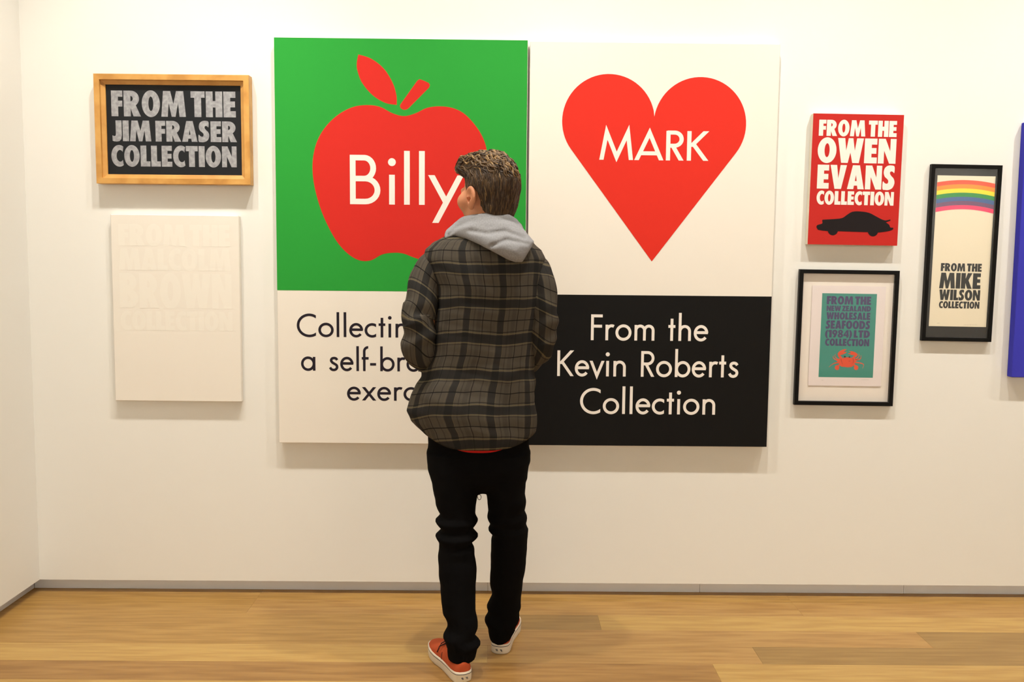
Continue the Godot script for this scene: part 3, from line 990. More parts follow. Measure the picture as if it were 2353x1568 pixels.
	# blue canvas at the edge
	o = picture("stretched_canvas", "plain cobalt blue canvas hung beside the rainbow print", 2.39, 1.455, 0.0, "painting")
	sheet(o, "canvas", -0.322, 0.322, -0.512, 0.512, 0.004, 0.04, M.blue_paint, 0.002)

func arc_px(x: float, y: float, r: float, a0: float, a1: float, o: Node3D) -> PackedVector2Array:
	var l := []
	for i in 13:
		var t := deg_to_rad(lerpf(a0, a1, i / 12.0))
		l += [x + r * cos(t), y - r * sin(t)]
	return crop(l, 3.92, 1780, 220, 0.034, o)

func scribble(o: Node3D, u0: float, u1: float, v: float, a: float, z: float) -> void:
	var l := []
	var n := int((u1 - u0) * 1.2) + 4
	for i in n + 1:
		var t := float(i) / n
		l += [lerpf(u0, u1, t) + sin(t * 31.0) * 0.6, v + a * 0.5 * sin(i * 2.3) * (0.5 + 0.5 * cos(i * 0.9))]
	var st := begin()
	st.set_smooth_group(-1)
	layer = z
	stroke(st, Transform2D.IDENTITY, spline(crop(l, 1, 0, 0, z, o), false, 3), 0.0004)
	st.generate_normals()
	done(st, "pencil_note", M.pencil, o)

func crab(o: Node3D, z: float) -> void:
	var st := begin()
	st.set_smooth_group(-1)
	layer = z
	var I := Transform2D.IDENTITY
	var c := func(l: Array) -> PackedVector2Array: return crop(l, 18.1, 1890, 790, z, o)
	# legs first, then claws and paddles, then the shell
	for l in [[[600, 690, 500, 640, 440, 570, 460, 500], 3.4, 0.6], [[640, 650, 560, 590, 510, 510, 550, 430], 3.0, 0.5], [[720, 790, 560, 800, 420, 850, 265, 975], 5.0, 0.6], [[1400, 690, 1560, 640, 1600, 570, 1590, 480], 3.6, 0.6], [[1380, 650, 1480, 580, 1520, 500, 1510, 420], 3.2, 0.5], [[1330, 780, 1480, 790, 1670, 840, 1710, 910, 1665, 1030], 4.4, 0.6]]:
		stroke(st, I, spline(c.call(l[0]), false, 5), l[1] / 750.0, "nn", false, l[2] / 750.0)
	for l in [[[790, 600, 700, 520, 680, 440], 7.0, 5.6], [[1250, 600, 1380, 520, 1420, 470], 6.0, 5.6], [[780, 860, 680, 900, 620, 960], 4.6, 5.0], [[1260, 860, 1340, 900, 1380, 960], 4.6, 5.0]]:
		stroke(st, I, spline(c.call(l[0]), false, 5), l[1] / 750.0, "nn", false, l[2] / 750.0)
	fill(st, I, spline(c.call([640, 470, 640, 400, 720, 310, 820, 260, 900, 236, 1000, 240, 940, 290, 880, 340, 1000, 345, 960, 400, 860, 445, 740, 480]), true, 3))
	fill(st, I, spline(c.call([1100, 325, 1200, 318, 1320, 345, 1420, 400, 1470, 470, 1400, 500, 1300, 490, 1180, 460, 1080, 420, 1080, 400, 1170, 395, 1180, 360]), true, 3))
	fill(st, I, c.call(ellipse_list(605, 1000, 95, 100)))
	fill(st, I, c.call(ellipse_list(1395, 1000, 95, 100)))
	fill(st, I, spline(c.call([600, 650, 760, 610, 900, 590, 1030, 565, 1150, 585, 1280, 600, 1420, 640, 1380, 760, 1300, 880, 1230, 960, 1050, 985, 900, 965, 770, 950, 700, 840, 610, 740]), true, 4))
	st.generate_normals()
	done(st, "crab", M.crab, o, "printed red crab")
	for e in [[925, 545, 42, 38], [1120, 560, 36, 30]]:
		st = begin()
		st.set_smooth_group(-1)
		layer = z + 0.0004
		fill(st, I, c.call(ellipse_list(e[0], e[1], e[2], e[3])))
		st.generate_normals()
		done(st, "crab_eye", M.ink, o)
	for l in [[770, 640, 790, 740, 840, 860], [1260, 620, 1290, 740, 1220, 850], [1090, 720, 1130, 730, 1170, 710], [1340, 640, 1420, 660, 1500, 690]]:
		st = begin()
		st.set_smooth_group(-1)
		layer = z + 0.0004
		stroke(st, I, spline(c.call(l), false, 5), 0.0028, "nn", false, 0.0012)
		st.generate_normals()
		done(st, "crab_marking", M.crab_dark, o)

func ellipse_list(x: float, y: float, a: float, b: float) -> Array:
	var l := []
	for i in 20:
		l += [x + a * cos(TAU * i / 20.0), y + b * sin(TAU * i / 20.0)]
	return l

# ------------------------------------------------------------------ the man
const FACING := 48.0        # how far the head is turned to his left
var head_at: Vector3
var head_basis: Basis
var ripple: FastNoiseLite

func head_local(p: Vector3) -> Vector3:
	return head_basis.transposed() * (p - head_at)

func head_field(p: Vector3) -> float:      # x to his right, y up, z out of the face, from between the ears
	var q := head_local(p)
	var a := Vector3(absf(q.x), q.y, q.z)
	var d := ell(q, Vector3(0, 0.045, -0.008), Vector3(0.074, 0.092, 0.094))
	d = smin(d, ell(q, Vector3(0, -0.035, 0.03), Vector3(0.059, 0.075, 0.062)), 0.03)
	d = smin(d, ell(a, Vector3(0.044, -0.012, 0.062), Vector3(0.030, 0.030, 0.026)), 0.02)
	d = smin(d, ell(q, Vector3(0, -0.098, 0.068), Vector3(0.028, 0.02, 0.024)), 0.025)
	d = smin(d, cap(a, Vector3(0.012, 0.026, 0.09), Vector3(0.045, 0.026, 0.074), 0.009, 0.007), 0.012)
	d = maxf(d, -(ell(a, Vector3(0.032, 0.006, 0.098), Vector3(0.017, 0.011, 0.014))))
	d = smin(d, (a - Vector3(0.031, 0.006, 0.078)).length() - 0.0125, 0.002)
	d = smin(d, cap(q, Vector3(0, 0.016, 0.092), Vector3(0, -0.026, 0.115), 0.007, 0.010), 0.012)
	d = smin(d, ell(a, Vector3(0.011, -0.03, 0.102), Vector3(0.008, 0.007, 0.01)), 0.006)
	d = smin(d, cap(a, Vector3(0, -0.056, 0.092), Vector3(0.022, -0.058, 0.084), 0.006, 0.004), 0.006)
	d = smin(d, cap(a, Vector3(0, -0.068, 0.090), Vector3(0.019, -0.067, 0.084), 0.007, 0.004), 0.006)
	d = maxf(d, -cap(a, Vector3(0, -0.0618, 0.101), Vector3(0.024, -0.0622, 0.091), 0.0018, 0.001))
	# ears: a tilted bowl with a rim and a lobe
	var e := a - Vector3(0.076, -0.002, -0.002)
	var er := Vector3(e.x * 0.985 + e.z * 0.17, e.y, e.z * 0.985 - e.x * 0.17)
	er = Vector3(er.x, er.y * 0.97 + er.z * 0.22, er.z * 0.97 - er.y * 0.22)
	var ear := ell(er, Vector3(0.009, 0.005, -0.004), Vector3(0.010, 0.034, 0.024))
	ear = smin(ear, ell(er, Vector3(0.006, -0.026, 0.004), Vector3(0.008, 0.013, 0.011)), 0.008)
	ear = maxf(ear, -ell(er, Vector3(0.019, 0.010, -0.004), Vector3(0.009, 0.021, 0.0135)))
	ear = maxf(ear, -ell(er, Vector3(0.015, -0.006, 0.004), Vector3(0.011, 0.010, 0.009)))
	ear = smin(ear, ell(er, Vector3(0.013, -0.006, 0.014), Vector3(0.004, 0.007, 0.004)), 0.004)
	d = smin(d, ear, 0.005)
	# neck
	d = smin(d, cap(p, head_at + Vector3(0.0, -0.05, 0.0) - head_basis.z * 0.02, head_at + Vector3(0.01, -0.2, 0.0), 0.056, 0.062), 0.03)
	return d

func hair_field(p: Vector3) -> float:
	var q := head_local(p)
	var n := ripple.get_noise_3d(q.x * 900.0, q.y * 420.0 + q.z * 300.0, q.z * 700.0)
	var d := ell(q, Vector3(0, 0.042, -0.022), Vector3(0.084, 0.098, 0.101))
	d = smin(d, ell(q, Vector3(0, -0.03, -0.06), Vector3(0.06, 0.062, 0.042)), 0.03)
	d = smin(d, ell(q, Vector3(0.0, 0.108, 0.012), Vector3(0.070, 0.047, 0.093)), 0.03)
	d = smin(d, ell(q, Vector3(-0.012, 0.102, 0.078), Vector3(0.055, 0.036, 0.042)), 0.02)
	var line := 0.046
	if q.y < -0.03:
		line = -0.03
	elif q.y < 0.0:
		line = lerpf(-0.03, 0.034, smoothstep(-0.03, -0.018, q.y))
	elif q.y < 0.075:
		line = lerpf(0.034, 0.056, q.y / 0.075)
	else:
		line = lerpf(0.056, 0.2, smoothstep(0.07, 0.095, q.y))
	d = maxf(d, (q.z - line) * 0.8)
	# room for the ears
	var e := Vector3(absf(q.x), q.y, q.z) - Vector3(0.084, -0.004, -0.002)
	d = maxf(d, -(Vector3(e.x * 0.6, e.y * 0.74, e.z).length() - 0.029))
	var top := smoothstep(0.03, 0.09, q.y)
	return d - n * lerpf(0.0035, 0.008, top)

func body_field(p: Vector3) -> float:
	var d := 1.0
	for b in bones:
		d = smin(d, cap(p, b[0], b[1], b[2], b[3]), 0.03)
	return d

var bones := []
var leg_l := []
var leg_r := []
var hips := []
var fine_l: PackedVector4Array
var fine_r: PackedVector4Array
var fine_h: PackedVector4Array

func px_rows(rows: Array) -> Array:      # [v, u left, u right, z centre, half depth] -> [y, x centre, half width, z centre, half depth]
	var out := []
	for r in rows:
		var a := px(r[1], r[0], r[3])
		var b := px(r[2], r[0], r[3])
		out.append([(a.y + b.y) / 2.0, (a.x + b.x) / 2.0, (b.x - a.x) / 2.0, r[3], r[4]])
	return out

func fine(rows: Array) -> PackedVector4Array:      # the table every 2 mm, for quick look-up
	var out := PackedVector4Array()
	var n := int((rows[0][0] - rows[rows.size() - 1][0]) / 0.002) + 2
	for i in n:
		var t := table(rows, rows[0][0] - i * 0.002)
		out.append(Vector4(t[1], t[2], t[3], t[4]))
	return out

func stack(p: Vector3, top: float, rows: PackedVector4Array) -> float:
	var i := (top - p.y) * 500.0
	var t := rows[clampi(int(i), 0, rows.size() - 1)]
	var d := (Vector2((p.x - t.x) / t.y, (p.z - t.z) / t.w).length() - 1.0) * minf(t.y, t.w)
	return maxf(d, maxf(-i, i - rows.size() + 1.0) * 0.002)

func jeans_field(p: Vector3) -> float:
	var d := smin(stack(p, leg_l[0][0], fine_l), stack(p, leg_r[0][0], fine_r), 0.012)
	d = smin(d, stack(p, hips[0][0], fine_h), 0.02)
	return d + 0.0022 * ripple.get_noise_3d(p.x * 120.0, p.y * 330.0, p.z * 120.0)

var hood_outline: PackedVector2Array
var hood_folds := []
var neck_x := 0.0
var neck_y := 0.0
func seg_dist(p: Vector2, a: Vector2, b: Vector2) -> float:
	var ab := b - a
	return (p - a - ab * clampf((p - a).dot(ab) / ab.length_squared(), 0.0, 1.0)).length()

var hood_plan := {}
func hood_flat(q: Vector2) -> Vector2:      # (distance inside the outline, half thickness) at a point of the back
	var edge := 1.0
	var n := hood_outline.size()
	for i in n:
		edge = minf(edge, seg_dist(q, hood_outline[i], hood_outline[(i + 1) % n]))
	if not Geometry2D.is_point_in_polygon(q, hood_outline):
		edge = -edge
	var th := 0.030 * sqrt(clampf(edge / 0.035, 0.02, 1.0))
	for f in hood_folds:
		var fd := 1.0
		for i in f.size() - 1:
			fd = minf(fd, seg_dist(q, f[i], f[i + 1]))
		th -= 0.010 * exp(-fd * fd / 0.00005) - 0.004 * exp(-fd * fd / 0.0005)
	th += 0.003 * ripple.get_noise_3d(q.x * 90.0, q.y * 90.0, 5.0)
	return Vector2(edge, th)

func hood_field(p: Vector3) -> float:
	var key := Vector2i(int(round(p.x * 2000.0)), int(round(p.y * 2000.0)))
	if not hood_plan.has(key):
		hood_plan[key] = hood_flat(Vector2(p.x, p.y))
	var e: Vector2 = hood_plan[key]
	# the middle surface of the cloth: from the nape down on to the upper back
	var t := clampf((neck_y - p.y) / 0.17, -0.3, 1.2)
	var zc := lerpf(0.668, 0.748, smoothstep(-0.1, 0.75, t)) - 1.9 * pow(p.x - neck_x - 0.03, 2.0)
	var d := maxf(-e.x, absf(p.z - zc) - e.y)
	# the collar round the neck to the throat
	var ang := atan2(p.x - neck_x, p.z - 0.60)
	var c := Vector3(neck_x + 0.092 * sin(ang), neck_y - 0.018 - 0.022 * (1.0 - cos(ang)), 0.60 + 0.078 * cos(ang))
	return smin(d, ((p - c) * Vector3(1, 0.75, 1)).length() - 0.024, 0.02)

func man() -> void:
	ripple = FastNoiseLite.new()
	ripple.seed = 4
	ripple.frequency = 0.05
	ripple.fractal_octaves = 3
	var foot_at := Vector3(-0.07, 0.0, 0.62)
	var o := thing("person", "person in a plaid jacket, grey hood, black jeans and orange shoes seen from behind", "person", Vector3.ZERO)
	head_at = px(1121, 457, 0.60)
	var a := deg_to_rad(FACING)
	var fwd := Vector3(-sin(a), 0.03, -cos(a)).normalized()
	var rgt := fwd.cross(Vector3.UP).normalized()
	head_basis = Basis(rgt, rgt.cross(fwd), fwd)
	# --- outline tables
	leg_l = px_rows([[1040, 984, 1100, 0.615, 0.10], [1078, 986, 1101, 0.62, 0.105], [1119, 995, 1100, 0.63, 0.098], [1157, 1001, 1094, 0.64, 0.088], [1180, 1012, 1092, 0.645, 0.082], [1195, 1000, 1099, 0.648, 0.088], [1214, 1014, 1086, 0.652, 0.077], [1230, 1000, 1100, 0.655, 0.087], [1246, 1010, 1083, 0.658, 0.076], [1260, 1009, 1091, 0.661, 0.08], [1275, 1006, 1091, 0.664, 0.078], [1311, 1008, 1095, 0.675, 0.077], [1351, 1012, 1093, 0.688, 0.074], [1404, 1017, 1093, 0.71, 0.066], [1428, 1027, 1098, 0.72, 0.062], [1439, 1028, 1098, 0.722, 0.062], [1461, 1018, 1091, 0.728, 0.067], [1477, 1024, 1105, 0.73, 0.069], [1488, 1028, 1098, 0.732, 0.064], [1510, 1030, 1093, 0.733, 0.062]])
	leg_r = px_rows([[1040, 1103, 1215, 0.60, 0.10], [1058, 1103, 1217, 0.60, 0.105], [1072, 1104, 1210, 0.60, 0.105], [1119, 1112, 1207, 0.60, 0.098], [1135, 1118, 1206, 0.60, 0.092], [1151, 1120, 1210, 0.597, 0.09], [1168, 1121, 1207, 0.593, 0.086], [1168.5, 1122, 1205, 0.593, 0.084], [1188, 1119, 1212, 0.59, 0.087], [1204, 1126, 1209, 0.587, 0.081], [1216, 1121, 1214, 0.584, 0.087], [1227, 1132, 1213, 0.582, 0.083], [1240, 1129, 1212, 0.58, 0.082], [1300, 1127, 1208, 0.57, 0.08], [1341, 1126, 1201, 0.56, 0.074], [1364, 1131, 1198, 0.553, 0.066], [1393, 1119, 1197, 0.545, 0.068], [1404, 1122, 1193, 0.542, 0.065], [1424, 1113, 1193, 0.537, 0.07], [1444, 1122, 1184, 0.53, 0.066], [1465, 1125, 1174, 0.525, 0.058], [1474, 1132, 1166, 0.523, 0.052]])
	hips = px_rows([[955, 990, 1216, 0.605, 0.115], [1000, 984, 1217, 0.605, 0.112], [1040, 983, 1215, 0.605, 0.116], [1072, 986, 1211, 0.605, 0.118], [1100, 1000, 1205, 0.61, 0.10], [1126, 1050, 1150, 0.61, 0.06]])
	fine_l = fine(leg_l)
	fine_r = fine(leg_r)
	fine_h = fine(hips)
	# --- body (mostly under the clothes), head and hands as one surface
	var P := func(u: float, v: float, z: float) -> Vector3: return px(u, v, z)
	var hip_l: Vector3 = P.call(1050, 1040, 0.61)
	var hip_r: Vector3 = P.call(1155, 1040, 0.605)
	var knee_l: Vector3 = P.call(1050, 1230, 0.655)
	var knee_r: Vector3 = P.call(1167, 1225, 0.583)
	var ank_l: Vector3 = P.call(1062, 1485, 0.735)
	var ank_r: Vector3 = P.call(1150, 1440, 0.525)
	var sh_l: Vector3 = P.call(1008, 612, 0.60)
	var sh_r: Vector3 = P.call(1216, 614, 0.60)
	var el_l: Vector3 = P.call(963, 802, 0.662)
	var el_r: Vector3 = P.call(1237, 794, 0.605)
	var wr_l: Vector3 = P.call(1062, 852, 0.425)
	var wr_r: Vector3 = P.call(1160, 852, 0.425)
	var chest: Vector3 = P.call(1118, 660, 0.60)
	var waist: Vector3 = P.call(1108, 860, 0.60)
	bones = [[P.call(1070, 1010, 0.61), P.call(1135, 1010, 0.605), 0.10, 0.10], [waist, chest, 0.095, 0.105], [P.call(1070, 640, 0.60), P.call(1165, 640, 0.60), 0.09, 0.09], [sh_l, sh_r, 0.045, 0.045], [chest, head_at + Vector3(0.01, -0.16, 0), 0.08, 0.055], [sh_l, el_l, 0.040, 0.030], [el_l, P.call(990, 826, 0.575), 0.030, 0.03], [P.call(990, 826, 0.575), wr_l, 0.030, 0.024], [sh_r, el_r, 0.040, 0.028], [el_r, P.call(1214, 822, 0.54), 0.028, 0.028], [P.call(1214, 822, 0.54), wr_r, 0.028, 0.024], [hip_l, knee_l, 0.066, 0.040], [knee_l, ank_l, 0.040, 0.032], [hip_r, knee_r, 0.066, 0.040], [knee_r, ank_r, 0.040, 0.032], [waist, P.call(1103, 1010, 0.61), 0.095, 0.10]]
	var st := begin()
	st.set_smooth_group(0)
	var count := net(st, body_field, Vector3(-0.34, 0.06, 0.36), Vector3(0.2, 1.5, 0.82), 0.014)
	count = net(st, head_field, head_at - Vector3(0.13, 0.2, 0.135), head_at + Vector3(0.13, 0.15, 0.135), 0.0032, count)
	for s in 2:
		count = hand(st, wr_l if s == 0 else wr_r, 1.0 if s == 0 else -1.0, count)
	st.generate_normals()
	done(st, "body", M.skin, o)
	for s in [-1.0, 1.0]:
		st = begin()
		var ec: Vector3 = head_at + head_basis * Vector3(s * 0.031, 0.006, 0.0795)
		lathe(st, [[0.0015, -0.0125], [0.006, -0.0115], [0.0095, -0.008], [0.0118, -0.002], [0.012, 0.002]], Transform3D(Basis.looking_at(fwd), ec), 16)
		st.generate_normals()
		var eye := done(st, "eye", M.eye, o)
		st = begin()
		lathe(st, [[0.0012, -0.0132], [0.004, -0.0128], [0.0055, -0.0116]], Transform3D(Basis.looking_at(fwd), ec), 16)
		st.generate_normals()
		done(st, "iris", M.iris, eye)
	hair_mesh(o)
	# --- clothes
	st = begin()
	st.set_smooth_group(0)
	net(st, jeans_field, Vector3(-0.30, 0.03, 0.44), Vector3(0.14, 0.90, 0.83), 0.0065, 0, 1.9)
	st.generate_normals()
	done(st, "jeans", M.denim, o, "black slim jeans creased at the knees")
	jacket(o)
	hood_outline = PackedVector2Array()
	for q in [[1061, 499], [1085, 494.5], [1130, 492], [1169, 493], [1188, 506], [1200, 518], [1204, 526], [1213, 538], [1228, 556], [1222, 567], [1211, 585], [1200, 603], [1184, 603], [1167, 597.5], [1135, 580], [1102, 563], [1069, 548], [1041, 541], [1021, 549], [1018, 541], [1022, 528], [1041, 512]]:
		var w := px(q[0], q[1], 0.70)
		hood_outline.append(Vector2(w.x, w.y))
	for l in [[1028, 540, 1050, 520, 1078, 508, 1110, 503, 1150, 504, 1180, 508, 1200, 524], [1080, 530, 1120, 538, 1160, 532, 1205, 548], [1130, 566, 1165, 552, 1210, 560]]:
		var f := PackedVector2Array()
		for i in range(0, l.size(), 2):
			var w := px(l[i], l[i + 1], 0.70)
			f.append(Vector2(w.x, w.y))
		hood_folds.append(f)
	var nk := px(1125, 505, 0.62)
	neck_x = nk.x
	neck_y = nk.y
	st = begin()
	st.set_smooth_group(0)
	net(st, hood_field, Vector3(neck_x - 0.19, neck_y - 0.19, 0.46), Vector3(neck_x + 0.19, neck_y + 0.06, 0.82), 0.0055, 0, 2.2)
	st.generate_normals()
	done(st, "hood", M.fleece, o, "light grey sweatshirt hood hanging over the collar")
	shoe(o, Vector3(-0.121, 0.0, 0.798), 24.0)
	shoe(o, Vector3(-0.008, 0.0, 0.578), -9.0)
	# a thin cord hanging in front of him, its end seen between the legs
	st = begin()
	var pts := []
	for i in 15:
		var t := i / 14.0
		var an := lerpf(2.2, -3.4, t)
		pts.append(px(1101.5 + 4.2 * cos(an), 1143.0 - 6.0 * sin(an), 0.5))
	pts.push_front(px(1098, 1128, 0.5))
	pts.push_front(px(1096, 1000, 0.478))
	var rad := []
	for p in pts:
		rad.append(0.0011)
	tube(st, pts, rad, 6)
	st.generate_normals()
	done(st, "drawstring", M.lace, o)

func hand(st: SurfaceTool, wrist: Vector3, side: float, count: int) -> int:      # side 1: his left hand, reaching right along the belly
	var b := Basis(Vector3(side, -0.25, -0.12).normalized(), Vector3.UP, Vector3.FORWARD)
	var along := Vector3(side, -0.28, -0.16).normalized()
	var down := Vector3(0, -1, 0)
	down = (down - along * down.dot(along)).normalized()
	var palm := along.cross(down) * side     # turned towards the belly or away from it
	palm = Vector3(0, 0, 1)
	palm = (palm - along * palm.dot(along)).normalized()
	var bs := []
	for i in 4:
		var off := down * (i - 1.5) * 0.0195
		var root := wrist + along * 0.055 + off * 0.7
		bs.append([wrist + off * 0.45, root, 0.016, 0.013])
		var L: float = [0.072, 0.082, 0.077, 0.060][i]
		var k0 := wrist + along * (0.085 - absf(i - 1.3) * 0.004) + off
		bs.append([root, k0, 0.013, 0.0105])
		var k1 := k0 + along * L * 0.42 + palm * 0.012
		var k2 := k1 + along * L * 0.20 + palm * L * 0.26
		var k3 := k2 - along * L * 0.02 + palm * L * 0.24
		bs.append([k0, k1, 0.0103, 0.0092])
		bs.append([k1, k2, 0.0092, 0.0085])
		bs.append([k2, k3, 0.0085, 0.0076])
	var t0 := wrist + along * 0.02 - down * 0.014
	var t1 := t0 + along * 0.032 - down * 0.028 + palm * 0.012
	var t2 := t1 + along * 0.032 - down * 0.006 + palm * 0.014
	var t3 := t2 + along * 0.024 + down * 0.004 + palm * 0.010
	bs.append([t0, t1, 0.0145, 0.0115])
	bs.append([t1, t2, 0.0112, 0.0098])
	bs.append([t2, t3, 0.0098, 0.0078])
	bs.append([wrist - along * 0.05, wrist + along * 0.01, 0.025, 0.021])
	var lo := wrist
	var hi := wrist
	for q in bs:
		for e in 2:
			lo = lo.min(q[e])
			hi = hi.max(q[e])
	var f := func(p: Vector3) -> float:
		var d := 1.0
		for q in bs:
			d = smin(d, cap(p, q[0], q[1], q[2], q[3]), 0.005)
		return d
	return net(st, f, lo - Vector3.ONE * 0.03, hi + Vector3.ONE * 0.03, 0.0034, count)

func hair_mesh(o: Node3D) -> void:
	var st := begin()
	st.set_smooth_group(0)
	net(st, hair_field, head_at - Vector3(0.13, 0.12, 0.14), head_at + Vector3(0.13, 0.18, 0.14), 0.0034, 0, 1.9)
	st.generate_normals()
	var h := done(st, "hair", M.hair, o, "short wavy brown hair swept up at the front")
	# locks lying on that shape: back over the crown, down at the sides and the nape
	var rng := RandomNumberGenerator.new()
	rng.seed = 12
	var sts := [begin(), begin(), begin()]
	for x in sts:
		x.set_smooth_group(0)
	var made := 0
	while made < 950:
		var dv := Vector3(rng.randf_range(-1, 1), rng.randf_range(-0.75, 1.0), rng.randf_range(-1, 1))
		if dv.length() > 1.0 or dv.length() < 0.2:
			continue
		var q := Vector3(0, 0.045, -0.005) + dv.normalized() * 0.115
		q = on_hair(q)
		if q.y < 0.075 and q.z > 0.02 or q.y < -0.055 or (q.y < 0.035 and q.z > -0.035):
			continue
		made += 1
		var crown := smoothstep(0.075, 0.115, q.y)
		var steps := 9 if crown > 0.5 else 7
		var len := rng.randf_range(0.0048, 0.0075)
		var ph := rng.randf_range(0, TAU)
		var wave := rng.randf_range(0.5, 1.1) * crown + 0.12
		var tone := 0 if rng.randf() < 0.62 - 0.3 * crown else (1 if rng.randf() < 0.9 - 0.25 * crown else 2)  # hair tones vary; paler ones favour the crown, painting in light from above
		var r0 := lerpf(rng.randf_range(0.0009, 0.0016), rng.randf_range(0.0018, 0.0036), crown)
		var pts := []
		var rr := []
		for k in steps:
			var t := float(k) / (steps - 1)
			pts.append(head_at + head_basis * (q + Vector3(0, 0.0012 + 0.003 * crown * sin(PI * t), 0)))
			rr.append(r0 * (0.25 + sin(PI * clampf(t * 0.85 + 0.12, 0, 1))))
			var out := (q - Vector3(0, 0.03, -0.01)).normalized()
			var flow := Vector3(q.x * 3.0, -1.0, -0.25).lerp(Vector3(q.x * 5.0 + 0.25, 0.2, -1.0), crown)
			flow = (flow - out * flow.dot(out)).normalized()
			var sidev := out.cross(flow)
			q = on_hair(q + (flow + sidev * wave * sin(t * 6.0 + ph)).normalized() * len)
			if q.y < -0.06:
				break
		if pts.size() < 3:
			continue
		rr.resize(pts.size())
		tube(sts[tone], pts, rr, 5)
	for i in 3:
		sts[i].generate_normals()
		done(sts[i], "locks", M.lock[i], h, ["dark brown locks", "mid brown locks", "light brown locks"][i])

func on_hair(q: Vector3) -> Vector3:      # the nearest point of the hair's surface, in the head's own axes
	for i in 2:
		var p := head_at + head_basis * q
		var d := hair_field(p)
		var out := (q - Vector3(0, 0.03, -0.01)).normalized()
		q -= out * clampf(d, -0.02, 0.02) * 0.95
	return q

